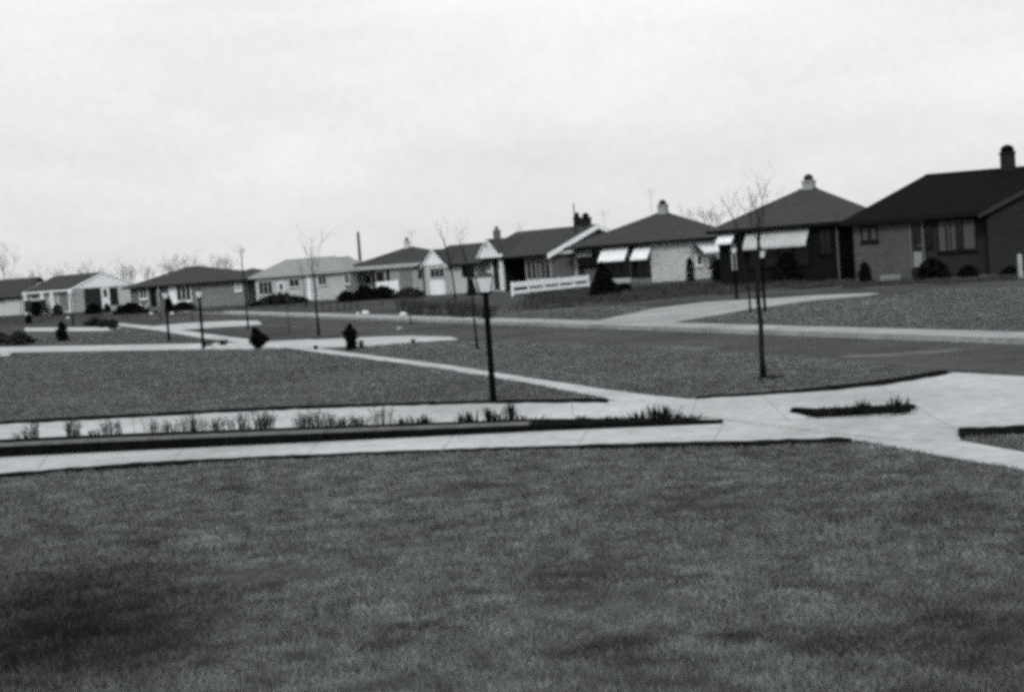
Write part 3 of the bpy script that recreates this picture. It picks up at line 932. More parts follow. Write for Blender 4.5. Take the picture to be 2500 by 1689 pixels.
h.panel('eave_return', 'R', 0, (1350, 610, 1404, 620), WHITE, .003, .3)
h.window('R', 0, (1411, 616, 1440, 654), 3, 1, FASCIA, GLASS)
ridge_y = D / 2
for px0, px1, pyt, dk in ((1403, 1416, 526, .02), (1422, 1440, 527, .02)):
    u, _ = h.hit('F', ridge_y, (px0 + px1) / 2, 545)
    zt = h.hit('F', ridge_y, (px0 + px1) / 2, pyt)[1]
    wd = (px1 - px0) * 108 / FPX
    h.chimney(u, ridge_y, az - .35, zt - .2, wd * 1.1, wd, mat('sooty chimney', .02, .3, 4, .95), BLACK_METAL)
u, _ = h.hit('F', ridge_y + 1.0, 1213, 570)
h.chimney(u, ridge_y + 1.0, az - .9, h.hit('F', ridge_y + 1, 1213, 566)[1], .4, .4, mat('grey chimney', .13, .3, 4, .95), GREY_METAL)
H5 = h

# ---- small gabled house with a white door panel
h = House('white_peaked_house', 'small dark roofed house with steep white gable peak over a white door panel', 1162, 112, 45, 715)
D = 6.4
xw = h.hit('F', 0, 1032, 690)[0]
h.wall(xw, 0, 0, D, 0, 2.15, SIDING)
az = h.hit('F', D / 2, 1120, 597)[1]
h.gable('x', xw, .6, 0, D, 2.16, az, ROOF_DARK, TRIM_DARK, SIDING, over=.35)
gx0, gx1 = h.hit('F', -.5, 1028, 650)[0], h.hit('F', -.5, 1089, 650)[0]
gz = h.hit('F', -.5, 1056, 609)[1]
h.wall(gx0 + .15, gx1 - .15, -.5, -.002, 0, 2.1, SIDING)
h.gable('y', -.5, 3.0, gx0 + .15, gx1 - .15, 2.12, gz, ROOF_DARK, WHITE, WHITE, over=.12, ends=(True, False), board=.1, eo=.05)
h.window('F', -.5, (1051, 654, 1086, 678), 3, 1, FASCIA, GLASS)
d = h.panel('white_door_panel', 'F', -.5, (1052, 681, 1086, 722), WHITE, .004, .05)
h.window('F', 0, (1138, 648, 1158, 674), 2, 1, TRIM_DARK, GLASS)
h.panel('dark_shutter', 'F', 0, (1128, 646, 1137, 676), TRIM_DARK, .004, .04)
h.panel('dark_shutter', 'F', 0, (1142, 680, 1156, 714), TRIM_DARK, .004, .04)
h.post(1035, -.62, 0, 2.1, .08, TRIM_DARK, 690)

# ---- hip house with pale fascia and porch
h = House('porch_house', 'hip roofed house with wide pale fascia and open porch behind black shrubs', 1078, 124, 25, 722)
W, D = 8.6, 6.2
xl = h.hit('F', 0, 856, 690)[0]
xr = h.hit('F', 0, 917, 690)[0]
h.wall(xr, 0, 0, D, 0, 2.12, BRICK_LIGHT)
h.wall(xl, xr - .003, 1.5, D - .02, 0, 2.12, SIDING)
ax, az = h.hit('F', D / 2, 1000, 604)
h.hip(xl - .3, .4, -.4, D + .4, 2.36, az, ax - .45, ax + .45, D / 2, D / 2, ROOF_DARK, FASCIA, fh=.3)
h.chimney(ax - .2, D / 2, az - .3, h.hit('F', D / 2, 992, 592)[1], .36, .36, OFFWHITE, GREY_METAL)
for px in (857, 913):
    h.post(px, -.2, 0, 2.1, .14, TRIM_DARK, 690)
h.post(880, -.2, 0, 2.1, .09, TRIM_DARK, 690)
h.window('F', 1.5, (861, 668, 882, 706), 2, 1, FASCIA, GLASS)
h.door('F', 1.5, (893, 668, 908, 720), OFFWHITE, WHITE)
h.window('F', 0, (920, 664, 937, 684), 2, 1, TRIM_DARK, GLASS)
h.window('F', 0, (944, 660, 951, 682), 1, 1, TRIM_DARK, GLASS)
h.panel('white_wall_panel', 'F', 0, (918, 686, 974, 722), WHITE, .004, .06)
h.panel('recessed_brick', 'F', 0, (976, 660, 1008, 722), BRICK_MID, .003, .02)
h.window('F', 0, (1022, 660, 1030, 676), 1, 1, TRIM_DARK, GLASS)

# ---- pale house
h = House('pale_house', 'pale house with light grey hip roof beside the tall forked sapling', 860, 126, 22, 730)
D = 7.0
xl = h.hit('F', 0, 625, 710)[0]
xm = h.hit('F', -.9, 750, 700)[0]
h.wall(xl, 0, 0, D, 0, 2.05, SIDING)
h.wall(xm, -.02, -.9, -.002, 0, 2.05, BRICK_PALE)
rx0, az = h.hit('F', D / 2, 694, 635)
rx1, az2 = h.hit('F', D / 2, 818, 627)
az = (az + az2) / 2
h.hip(xl - .4, .4, -.4, D + .4, 2.14, az, rx0, rx1, D / 2, D / 2, ROOF_LIGHT, FASCIA, fh=.12)
wz = az - .12
h.hip(xm - .3, .38, -1.3, 3.4, 2.15, wz, (xm) / 2, (xm) / 2 + .05, 1.2, 3.2, ROOF_LIGHT, FASCIA, fh=.12)
h.window('F', 0, (632, 686, 667, 720), 3, 1, OFFWHITE, GLASS)
h.door('F', 0, (682, 690, 694, 726), OFFWHITE, WHITE)
h.window('F', 0, (706, 680, 732, 701), 2, 1, OFFWHITE, GLASS)
h.window('F', -.9, (777, 672, 798, 697), 2, 1, OFFWHITE, GLASS)
h.window('F', -.9, (841, 669, 855, 693), 1, 1, OFFWHITE, mat('grey glass', .1, .2, 2, .3))
h.panel('white_corner_board', 'F', -.9, (751, 664, 758, 734), WHITE, .004, .05)

# ---- long low house
h = House('long_low_house', 'long low grey brick house with hip roof and white framed picture window', 604, 130, 20, 750)
D = 7.0
xl = h.hit('F', 0, 318, 720)[0]
xb = h.hit('F', 0, 474, 720)[0]
h.wall(xb, 0, 0, D, 0, 1.95, BRICK_MID)
h.wall(xl, xb - .003, .04, D - .02, 0, 1.95, BRICK_GREY)
rx0, az = h.hit('F', D / 2, 452, 652)
rx1, az2 = h.hit('F', D / 2, 492, 651)
az = (az + az2) / 2
h.hip(xl - .5, .5, -.5, D + .5, 2.03, az, rx0, rx1, D / 2, D / 2, ROOF_MID, TRIM_DARK, fh=.12)
h.window('F', .04, (341, 697, 360, 730), 2, 1, WHITE, GLASS)
h.door('F', .04, (366, 696, 384, 748), TRIM_DARK, FASCIA, False)
h.panel('white_panel', 'F', .04, (413, 694, 430, 742), WHITE, .004, .05)
h.window('F', .04, (430, 690, 468, 736), 3, 1, WHITE, GLASS, fw=.09)
h.window('F', 0, (574, 686, 590, 710), 1, 2, WHITE, BLIND)
h.post(388, -.35, 0, 1.9, .1, FASCIA, 720)
mb = MB()
for k, (a, b) in enumerate(((340, 352), (352, 362))):
    u0, _ = h.hit('F', -.5, a, 738); u1, _ = h.hit('F', -.5, b, 738)
    mb.tube([(u0, -.5, .75 if k == 0 else .15), (u1, -.5, .15 if k == 0 else .75)], [.035, .035], 4)
mb.build('porch_brace', WHITE, h.root)

# ---- white gabled house at left
h = House('white_gabled_house', 'house with broad white gable end and dark garage door at the far left', 176, 160, 46, 758)
D = 7.4
xl = h.hit('F', 0, 58, 735)[0]
h.wall(xl, 0, .3, D, 0, 2.3, SIDING)
az = h.hit('R', .2, 243, 664)[1]
h.gable('x', xl, 0, 0, D, 2.32, az, ROOF_DARK, WHITE, WHITE, over=.14, board=.14, eo=.06)
h.panel('garage_door', 'R', 0, (206, 704, 247, 757), mat('dark garage door', .03, .2, 2, .7), .004, .05)
for k in range(4):
    r = h.rect('R', 0, (206, 704, 247, 757))
    zz = r[2] + (r[3] - r[2]) * (k + .96) / 4.2
    h.panel('door_seam', 'R', .05, (r[0] + .05, r[1] - .05, zz - .02, zz + .02), TRIM_DARK, .002, .02, raw=True)
h.panel('brick_panel', 'R', 0, (180, 706, 204, 757), BRICK_LIGHT, .003, .03)
h.door('R', 0, (250, 703, 265, 752), WHITE, WHITE)
h.window('R', 0, (268, 702, 287, 742), 1, 1, TRIM_DARK, GLASS)
for px in (62, 104, 128, 172):
    h.post(px, -.1, 0, 2.2, .28, WHITE, 730)
h.window('F', .3, (78, 716, 96, 732), 2, 1, WHITE, GLASS)
h.panel('dark_low_wall', 'F', -.5, (62, 733, 111, 762), BRICK_DIM, -.1, .1)
h.panel('brick_panel', 'F', .3, (146, 710, 170, 757), BRICK_MID, .004, .04)

# ---- leftmost house
h = House('leftmost_house', 'low grey roofed house cut off by the left margin', 56, 172, 12, 760)
D = 7.0
h.wall(-12, 0, 0, D, 0, 2.05, OFFWHITE)
az = h.hit('F', D / 2, 40, 680)[1]
h.gable('x', -12, 0, 0, D, 2.1, az, ROOF_DARK, TRIM_DARK, OFFWHITE, over=.4)
h.window('F', 0, (-6, 724, 11, 738), 2, 1, FASCIA, GLASS)

# ---- house roof seen behind, between the low house and the pale house
h = House('background_house', 'dark low roof peeping between the long low house and the pale house', 640, 165, 20, 735)
h.wall(-5, 0, 0, 6, 0, 2.1, BRICK_GREY)
az = h.hit('F', 3, 615, 662)[1]
h.hip(-5.4, .4, -.4, 6.4, 2.2, max(az, 3.0), -2.8, -2.2, 3, 3, ROOF_DARK, TRIM_DARK)

# ------------------------------------------------------------------ lamp posts
def lamp(label, px, py, height=2.0, hscale=1.0):
    root = empty('lamp_post', g(px, py))
    tag(root, label, 'lamp post', 'post lanterns in the front yards')
    ph = height - .34 * hscale
    s = hscale
    MB().lathe([(.062, 0), (.062, .05), (.048, .08), (.043, ph - .1), (.038, ph)], (0, 0, 0), 12).build('post', BLACK_METAL, root, True)
    MB().lathe([(.05, ph - .02), (.085 * s, ph + .01), (.09 * s, ph + .03), (.05 * s, ph + .035)], (0, 0, 0), 8).build('collar', BLACK_METAL, root)
    lb, lt = .07 * s, .115 * s
    z0, z1 = ph + .036, ph + .036 + .2 * s
    lan = empty('lantern', (0, 0, 0)); lan.parent = root
    for k in range(4):
        a = k * math.pi / 2
        def rot(x, y): return (x * math.cos(a) - y * math.sin(a), x * math.sin(a) + y * math.cos(a))
        p = [(*rot(-lb + .008, -lb), z0), (*rot(lb - .008, -lb), z0), (*rot(lt - .008, -lt), z1), (*rot(-lt + .008, -lt), z1)]
        q = [(x * .97, y * .97, z) for x, y, z in p]
        MB().prism(q, p).build('pane', PANE, lan)
        MB().tube([(*rot(-lb, -lb), z0), (*rot(-lt, -lt), z1)], [.008, .008], 4).build('frame_bar', BLACK_METAL, lan)
    e = lt + .012
    MB().prism([(-e, -e, z1), (e, -e, z1), (e, e, z1), (-e, e, z1)], [(-.03, -.03, z1 + .075 * s), (.03, -.03, z1 + .075 * s), (.03, .03, z1 + .075 * s), (-.03, .03, z1 + .075 * s)]).build('cap', mat('lantern cap', .05, .2, 4, .5), lan)
    MB().lathe([(.012, 0), (.02, .02), (.004, .045)], (0, 0, z1 + .075 * s), 6).build('finial', BLACK_METAL, lan)
    return root

lamp('tall black lamp post in the middle, standing behind the planting strip', 1205, 982, 2.06, 1.15)
lamp('black lamp post at the corner of the neighbouring drive, nearer of a pair', 497, 852, 1.96)
lamp('black lamp post beyond the neighbouring drive, farther of a pair', 413, 834, 1.93)
lamp('small far lamp post in front of the white gabled house', 179, 796, 1.99)
lamp('dark lamp post on the far lawn before the dark brick house', 1799, 731, 2.05)
lamp('pale lantern on a thin post seen behind the street tree trunk', 1868, 762, 1.95)

# ------------------------------------------------------------------ bare trees
def bare_tree(name, label, base, height, r0, seed, fork=.45, lean=(0, 0), spread=.5, nb=7, m=BARK, depth=2, cat='tree', group=None, twig=.004, crown_w=None):
    rr = random.Random(seed)
    root = empty(name, base)
    tag(root, label, cat, group)
    tr, br = MB(), MB()
    n = 8
    pts, rad = [], []
    for i in range(n + 1):
        t = i / n
        pts.append(Vector((lean[0] * t * t + rr.uniform(-.005, .005) * height * (0 < i), lean[1] * t * t + rr.uniform(-.005, .005) * height * (0 < i), height * t)))
        rad.append(max(r0 * (1 - .3 * min(t / fork, 1)) * (1 if t <= fork else ((1 - t) / (1 - fork)) ** 1.1), twig))
    pts[0] = Vector((0, 0, -.05)); rad[0] = r0 * 1.35
    tr.tube(pts, rad, 7)
    def grow(p, d, L, r, lev):
        q = [p]
        dd = d.copy()
        k = 3
        for i in range(k):
            dd = (dd + Vector((rr.uniform(-.2, .2), rr.uniform(-.2, .2), rr.uniform(0, .25)))).normalized()
            q.append(q[-1] + dd * L / k)
        br.tube(q, [r, r * .75, r * .5, twig], 4 if lev else 5, cap=False)
        if lev < depth - 1:
            for j in range(rr.randint(2, 4)):
                i = rr.randint(1, k)
                b = q[i]
                nd = (dd + Vector((rr.uniform(-1, 1), rr.uniform(-1, 1), rr.uniform(-.1, .7))) * .75).normalized()
                grow(b, nd, L * rr.uniform(.4, .65), max(r * .5, twig), lev + 1)
    for b in range(nb):
        t = fork + (0.97 - fork) * (b + rr.random() * .6) / nb
        i = min(int(t * n), n - 1)
        p = pts[i].lerp(pts[i + 1], t * n - i)
        a = b * 2.4 + rr.uniform(-.5, .5)
        d = Vector((math.cos(a) * spread, math.sin(a) * spread, 1)).normalized()
        grow(p, d, height * (1 - t) * rr.uniform(.75, 1.05) + height * .08, max(r0 * (1 - t) * .6, twig * 1.5), 0)
    top = max(v[2] for v in tr.v + br.v)
    k = height / top
    zf = fork * height
    for q in (tr, br):                     # keep the trunk, press the crown down to the tree's real height
        q.v = [(x, y, z if z < zf else zf + (z - zf) * (height - zf) / (top - zf)) for x, y, z in q.v]
    tr.build('trunk', m, root, True)
    br.build('crown', m, root)
    return root

bare_tree('street_tree', 'tallest bare young tree on the triangular tree lawn at right', g(1864, 925), 3.42, .044, 3, .6, (.12, .1), .38, 8, depth=3, twig=.002)
bare_tree('sapling', 'slender bare sapling just left of the dark lamp post on the far lawn', g(1832, 765), 3.9, .032, 5, .68, (-.55, 0), .35, 6, twig=0.0030)
bare_tree('sapling', 'thin bare sapling standing beside the tall middle lamp post', g(1166, 854), 3.25, .028, 8, .72, (-.28, 0), .3, 5, twig=0.0024)
bare_tree('sapling', 'tall forked bare sapling in front of the pale house', g(779, 819), 3.9, .045, 9, .5, (-.1, .2), .22, 7, twig=0.0036)
bare_tree('sapling', 'bare sapling rising behind the round dark shrub', g(606, 803), 3.7, .038, 14, .78, (-.05, 0), .3, 6, twig=.0055)
bare_tree('sapling', 'bare leaning sapling before the white peaked house', g(1112, 740), 4.7, .05, 15, .68, (-.7, .2), .24, 5, twig=0.0048)
bare_tree('sapling', 'thin bare sapling at the corner of the pale house', g(747, 751), 3.0, .04, 16, .5, (-.15, 0), .3, 5, twig=0.0048)
bare_tree('sapling', 'very thin staked sapling left of the tall forked sapling', g(706, 811), 1.9, .018, 17, .5, (-.08, 0), .3, 4, twig=0.0030)
bare_tree('sapling', 'thin bare sapling on the lawn before the long low house door', g(393, 783), 2.0, .025, 18, .5, (0, 0), .3, 4, twig=0.0042)
bare_tree('sapling', 'thin bare sapling below the picture window of the long low house', g(470, 785), 1.9, .025, 19, .5, (0, 0), .3, 4, twig=0.0042)
bare_tree('sapling', 'thin bare sapling at the left corner of the white gabled house', g(52, 770), 2.6, .03, 20, .5, (0, 0), .3, 5, twig=0.0048)
bare_tree('bare_tree', 'broad bare tree rising behind the gap between two hip roofs', at(1722, 620, 150) * Vector((1, 1, 0)) if False else Vector((at(1722, 600, 150).x, 150, 0)), 6.3, .16, 25, .45, (0, 0), .9, 14, m=BARK_FAR, depth=4, twig=.009)
far = [(4, 600), (78, 648), (140, 650), (192, 640), (243, 632), (300, 636), (316, 640), (360, 640), (404, 622), (418, 628), (450, 618), (492, 634), (532, 620), (552, 622), (40, 655)]
far.sort()
for i, (px, py) in enumerate(far):
    Y = 230 + (i * 37) % 60
    p = at(px, py, Y)
    bare_tree('bare_tree', '%s bare tree from the left along the distant skyline behind the houses' % ORD[i], Vector((p.x, Y, 0)), max(p.z * 1.08, 3.5), .10, 40 + i, .2, (random.uniform(-.4, .4), 0), .45, 12, m=BARK_FAR, depth=3, group='bare trees on the skyline', twig=.017)

# utility pole and television aerials
p = at(880, 645, 150)
o = MB().tube([(0, 0, 0), (0, 0, at(878, 566, 150).z)], [.16, .11], 8).build('utility_pole', BARK)
o.location = (p.x, 150, 0)
tag(o, 'bare wooden utility pole rising between two roofs', 'pole')
def aerial(label, px, pyt, Y, r=.03, bars=4, parent_z=0):
    top = at(px, pyt, Y)
    root = empty('roof_aerial', (top.x, Y, 0))
    tag(root, label, 'aerial', 'television aerials above the roofs')
    MB().tube([(0, 0, 0), (0, 0, top.z)], [r, r * .7], 5).build('mast', GREY_METAL if r < .03 else BLACK_METAL, root)
    for k in range(bars):
        w = .5 - .08 * k
        MB().tube([(-w, 0, top.z - .1 - .14 * k), (w, 0, top.z - .1 - .14 * k)], [.006, .006], 4).build('element', GREY_METAL, root)
aerial('thick dark mast beside the twin sooty chimneys', 1400, 497, 108, .055, 0)
aerial('thin aerial above the ridge of the long gabled house', 1268, 545, 116, .018)
aerial('faint aerial above the white rake of the long gabled house', 1473, 512, 112, .015, 3)
aerial('tall thin aerial left of the pale chimney', 1587, 460, 112, .018, 4)
aerial('faint thin aerial beside the small white chimney', 1003, 560, 132, .018, 4)

# ------------------------------------------------------------------ shrubs
def shrub(name, label, base, w, hgt, shape='cone', n=1400, leaf=.05, m=EVERGREEN, seed=1, depth=None, cat='shrub', group=None):
    r = np.random.default_rng(seed)
    root = empty(name, base)
    tag(root, label, cat, group)
    dp = depth or w
    u = r.random(n)
    a = r.uniform(0, 2 * math.pi, n)
    lump = 1 + .2 * np.sin(a * 3 + u * 9 + seed) + .16 * np.sin(a * 5 - u * 14 + seed * 2)
    if shape == 'cone':
        rad = (1 - u) ** .8 * .5 + .03
    elif shape == 'ball':
        rad = np.sqrt(np.clip(1 - (2 * u - 1) ** 2, 0, 1)) * .5 + .02
    elif shape == 'dome':
        rad = np.sqrt(np.clip(1 - u ** 2, 0, 1)) * .5
    elif shape == 'drop':           # narrow foot, broad crown
        rad = np.interp(u, [0, .12, .35, .62, .85, 1], [.10, .16, .42, .42, .22, .03])
    elif shape == 'post':           # squat upright clump with a spiky tip
        rad = np.interp(u, [0, .3, .5, .72, .8, .86, 1], [.40, .34, .38, .52, .40, .12, .05])
    elif shape == 'column':
        rad = np.interp(u, [0, .08, .6, .85, 1], [.36, .5, .46, .3, .04])
    else:
        rad = np.full(n, .5)
    sh = np.sqrt(r.uniform(.2, 1.0, n)) * r.uniform(.8, 1.25, n)
    if shape == 'drop':
        lump = 1 + .3 * np.sin(a * 2 + u * 7 + seed) + .25 * np.sin(a * 5 - u * 11)
    c = np.stack([np.cos(a) * rad * w * lump * sh + (w * (0.2 * np.sin(math.pi * np.clip(u, 0, 1)) - .12 * u) if shape == 'drop' else 0), np.sin(a) * rad * dp * lump * sh, u * hgt * (.94 + .08 * r.random(n))], 1)
    d1 = r.normal(0, 1, (n, 3)); d1 /= np.linalg.norm(d1, axis=1)[:, None]
    d2 = r.normal(0, 1, (n, 3)); d2 -= (d1 * d2).sum(1)[:, None] * d1; d2 /= np.linalg.norm(d2, axis=1)[:, None]
    s = (leaf * r.uniform(.6, 1.4, n))[:, None]
    T1 = np.stack([c - d1 * s * .5, c + d1 * s * .5, c + d2 * s * 1.3], 1)
    T1[:, :, 2] = np.maximum(T1[:, :, 2], 0.0)
    link('foliage', tri_mesh('foliage', T1, m), root)
    MB().tube([(0, 0, -.03), (0, 0, hgt * .7)], [w * .06 + .01, w * .03], 6).build('stem', BARK, root)
    return root

def flat(px, py, Y=None):
    return g(px, py)
def scale_at(px, py):
    return g(px, py).y / FPX
def sh(label, x0, x1, ytop, ybase, shape, Y=None, seed=1, m=EVERGREEN, name='evergreen_shrub', n=1400, depth=None, cat='shrub', group=None):
    """shrub from its outline in the photograph, standing on the ground at its own distance"""
    px = (x0 + x1) / 2
    if Y is None:
        b = g(px, ybase); Y = b.y
    b = at(px, ybase, Y)
    top = at(px, ytop, Y).z
    w = (x1 - x0) * Y / FPX
    return shrub(name, label, (b.x, Y, 0), w, top, shape, int(n * 1.6), max(.05, w * .1), m, seed, depth, cat, group)

sh('large black cone shaped evergreen in front of the awning house', 1444, 1506, 644, 722, 'cone', 80, 1, n=2600)
sh('low black spreading shrub right of the cone shaped evergreen', 1503, 1542, 694, 712, 'dome', 84, 2)
sh('narrow columnar evergreen at the near corner of the awning house', 1676, 1697, 628, 685, 'column', 98, 3)
sh('bulky black shrub between the awning house and the dark brick house', 1742, 1786, 632, 680, 'ball', 88, 4, n=2000)
sh('black shrub under the left end of the broad white awning', 1800, 1846, 618, 688, 'ball', 83, 5, n=2000)
sh('black shrub under the middle of the broad white awning', 1838, 1900, 610, 688, 'dome', 81, 6, n=2000)
sh('black shrub under the right end of the broad white awning', 1892, 1950, 622, 686, 'dome', 79, 7, n=2000)
sh('small black egg shaped evergreen left of the black roofed house door', 2098, 2128, 640, 688, 'column', 69, 8)
sh('wide black bush right of the black roofed house door', 2246, 2310, 634, 688, 'dome', 68, 9, n=2000)
sh('low dark bush under the picture window of the black roofed house', 2343, 2386, 648, 672, 'dome', 68, 10)
sh('low dark bush at the foot of the right wing wall', 2448, 2490, 652, 674, 'dome', 67, 11)
sh('jagged black shrub at the corner of the pale house', 826, 864, 712, 732, 'dome', 112, 12)
sh('long black shrub before the porch, left half', 866, 916, 700, 727, 'dome', 113, 13, n=1800)
sh('long black shrub before the porch, right half', 908, 962, 702, 725, 'dome', 112, 14, n=1800)
sh('dull low shrub below the recessed brick of the porch house', 966, 1030, 708, 726, 'dome', 110, 15, HEDGE)
sh('dark leaning shrub at the wall of the white peaked house', 1140, 1164, 684, 722, 'cone', 104, 16)
sh('narrow dark evergreen standing on the corner of the neighbouring apron', 845, 872, 792, 856, 'post', None, 17, n=1800)
sh('round black top heavy shrub where the neighbouring drive meets the sidewalk', 610, 648, 800, 852, 'drop', None, 18, n=2200)
sh('small pointed dark evergreen between the two neighbouring drives', 141, 166, 786, 833, 'column', None, 19)
sh('tiny dark evergreen on the lawn before the white gabled house', 64, 78, 768, 790, 'column', None, 20)
sh('dark bush before the garage door of the white gabled house', 212, 246, 742, 762, 'dome', 140, 21)
sh('small dark bush at the white door of the white gabled house', 255, 269, 740, 758, 'column', 145, 22)
sh('long dark hedge left of the long low house', 286, 350, 744, 757, 'dome', 128, 23, depth=.8)
sh('dull bush under the columns of the white gabled house', 128, 152, 743, 760, 'dome', 148, 24, HEDGE)
sh('dark bush beside the low dark wall of the white gabled house', 78, 100, 736, 762, 'ball', 150, 25)
sh('dark pointed bush under the picture window of the long low house', 402, 424, 722, 748, 'cone', 124, 26)
sh('low dark hedge below the white framed picture window', 424, 472, 740, 750, 'dome', 124, 27)
sh('low shrubs at the foot of the pale house front', 628, 740, 728, 740, 'dome', 120, 28, HEDGE, depth=.7)
for i, (a, b, t, bs) in enumerate(((206, 228, 784, 797), (220, 245, 776, 797), (240, 270, 781, 800), (265, 288, 780, 804))):
    sh('%s dull shrub from the left in the row beside the far drive' % ORD[i], a, b, t, bs, 'ball', None, 30 + i, HEDGE, 'dull_shrub', n=800, group='dull shrubs beside the far drive')
sh('dull spreading shrub at the left margin near the neighbouring drive', 20, 78, 812, 842, 'dome', None, 35, HEDGE, 'dull_shrub', n=900)
sh('dull low shrub cut by the left margin', -30, 26, 815, 842, 'dome', None, 36, HEDGE, 'dull_shrub', n=900)

def twig_bush(name, label, base, w, hgt, stems, seed, m=DRYSTEM, r0=.012, group=None, cat='shrub', twigs=3):
    rr = random.Random(seed)
    root = empty(name, base)
    tag(root, label, cat, group)
    mb, mt = MB(), MB()
    for i in range(stems):
        a = rr.uniform(0, 6.28)
        f = rr.uniform(.1, 1)
        tip = Vector((math.cos(a) * w * .5 * f, math.sin(a) * w * .4 * f, hgt * rr.uniform(.55, 1.05)))
        b0 = Vector((math.cos(a) * w * .3 * f, math.sin(a) * w * .2 * f, -.02))
        mid = b0.lerp(tip, .5) + Vector((rr.uniform(-.06, .06) * w, rr.uniform(-.05, .05) * w, hgt * .06))
        mb.tube([b0, mid, tip], [r0, r0 * .75, r0 * .35], 4, cap=False)
        for k in range(twigs):
            s = mid.lerp(tip, rr.uniform(-.3, .8))
            e = s + Vector((rr.uniform(-.22, .22) * w, rr.uniform(-.2, .2) * w, hgt * rr.uniform(.1, .3)))
            mt.tube([s, e], [r0 * .5, r0 * .25], 3, cap=False)
    mb.build('stems', m, root)
    if mt.v: mt.build('twigs', m, root)
    return root

for i, (px, y0, y1, w) in enumerate(((992, 724, 768, 34), (1022, 726, 769, 36), (1062, 730, 771, 44), (1102, 732, 772, 40), (1130, 728, 774, 44), (1150, 734, 775, 40), (1186, 742, 778, 40))):
    b = g(px, y1)
    twig_bush('bare_hedge_shrub', '%s bare twiggy shrub from the left in the row along the far sidewalk' % ORD[i], b, w * b.y / FPX * 2.0, (y1 - y0) * b.y / FPX, 38, 60 + i, mat('hedge twigs', .05, .3, 6, .9, island=.4), .014, 'bare shrubs along the far sidewalk', twigs=5)

# ------------------------------------------------------------------ plants of the planting strip
dry = [14, 30, 48, 102, 120, 176, 226, 262, 335, 350, 400, 416, 432, 458, 472, 486, 540, 556, 572, 592, 606, 622, 700, 716, 732, 748, 768, 800, 822, 838, 858, 905]
for i, px in enumerate(dry):
    f, t, d = bedpt(px)
    back = .55 + .25 * math.sin(px)
    base = Vector((f.x + d * back * .25, f.y + d * back, t - .01))
    hh = .15 + .17 * ((px * 7) % 11) / 11
    twig_bush('bare_twig_plant', '%s bare twiggy plant from the left end of the planting strip' % ORD[i], base, .28 + .12 * ((px * 3) % 7) / 7, hh, 11 + (px * 3) % 7, 100 + i, DRYSTEM, .0058, 'bare twiggy plants in the planting strip', 'plant', 3)

def spiky(label, base, n, hgt, spread, seed, group):
    rr = random.Random(seed)
    root = empty('spiky_plant', base)
    tag(root, label, 'plant', group)
    for i in range(n):
        a = rr.uniform(0, 6.28)
        f = rr.random()
        b = Vector((math.cos(a) * spread * .6 * f, math.sin(a) * spread * .4 * f, -.02))
        h_ = hgt * rr.uniform(.5, 1.0)
        tip = b + Vector((math.cos(a) * spread * .5 * rr.random(), math.sin(a) * spread * .4 * rr.random(), h_))
        mid = b.lerp(tip, .55) + Vector((0, 0, h_ * .04))
        s = Vector((-math.sin(a), math.cos(a), 0)) * .011
        k = Vector((math.cos(a), math.sin(a), 0)) * .004
        mb = MB()
        mb.poly([b - s, b + s, mid + s * .9 + k, mid + k]); mb.poly([b - s, mid + k, mid - s * .9 + k])
        mb.poly([mid - s * .9 + k, mid + k, tip]); mb.poly([mid + k, mid + s * .9 + k, tip])
        mb.build('leaf', LEAF, root)
    return root

spk = [(955, .14), (985, .17), (1002, .2), (1022, .15), (1122, .2), (1142, .2), (1176, .26), (1196, .22), (1214, .24), (1232, .34), (1258, .12), (1284, .12), (1408, .1), (1487, .08), (1556, .2), (1590, .24), (1610, .22), (1622, .2), (1650, .12), (1690, .09)]
for i, (px, hh) in enumerate(spk):
    f, t, d = bedpt(px)
    base = Vector((f.x + d * .5 * .25, f.y + d * .5, t + .01))
    spiky('%s spiky leaved plant from the left in the right half of the planting strip' % ORD[i], base, 18, hh * 1.08, .14 + .1 * (i % 3), 200 + i, 'spiky plants in the planting strip')
isp = [(1992, 1013, .10), (2012, 1012, .12), (2030, 1012, .13), (2056, 1010, .08), (2078, 1009, .12), (2103, 1008, .17), (2122, 1008, .14), (2146, 1006, .09), (2170, 1005, .15), (2184, 1005, .22), (2200, 1004, .19), (2216, 1003, .08)]
for i, (px, py, hh) in enumerate(isp):
    base = g(px, py, .06)
    spiky('%s spiky plant from the left in the island bed of the apron' % ORD[i], base, 20, hh * 1.2, .19, 300 + i, 'spiky plants in the island bed')

# ------------------------------------------------------------------ white board fence
a, b = g(1252, 723), g(1437, 703)
root = empty('board_fence', a)
tag(root, 'low white board fence in front of the long gabled house', 'fence')
u = (b - a)
Lf = u.length
root.rotation_euler = (0, 0, math.atan2(u.y, u.x))
for k in range(6):
    x = Lf * k / 5
    MB().box(x - .05, x + .05, -.05, .05, 0, .80).build('fence_post', WHITE, root)
for z0, z1 in ((.48, .78), (.12, .30)):
    for k in range(5):
        MB().box(Lf * k / 5 + .01, Lf * (k + 1) / 5 - .01, -.085, -.053, z0, z1).build('board', WHITE, root)

# white post at the right margin
p = g(2492, 680)
o = empty('white_post', p)
tag(o, 'short white post at the right margin before the wing wall', 'post')
MB().box(-.07, .07, -.07, .07, 0, .86).build('shaft', mat('dull white paint', .35, .1, 3, .7), o)
MB().prism([(-.09, -.09, .862), (.09, -.09, .862), (.09, .09, .862), (-.09, .09, .862)], [(-.02, -.02, .93), (.02, -.02, .93), (.02, .02, .93), (-.02, .02, .93)]).build('cap', MATS['dull white paint'], o)

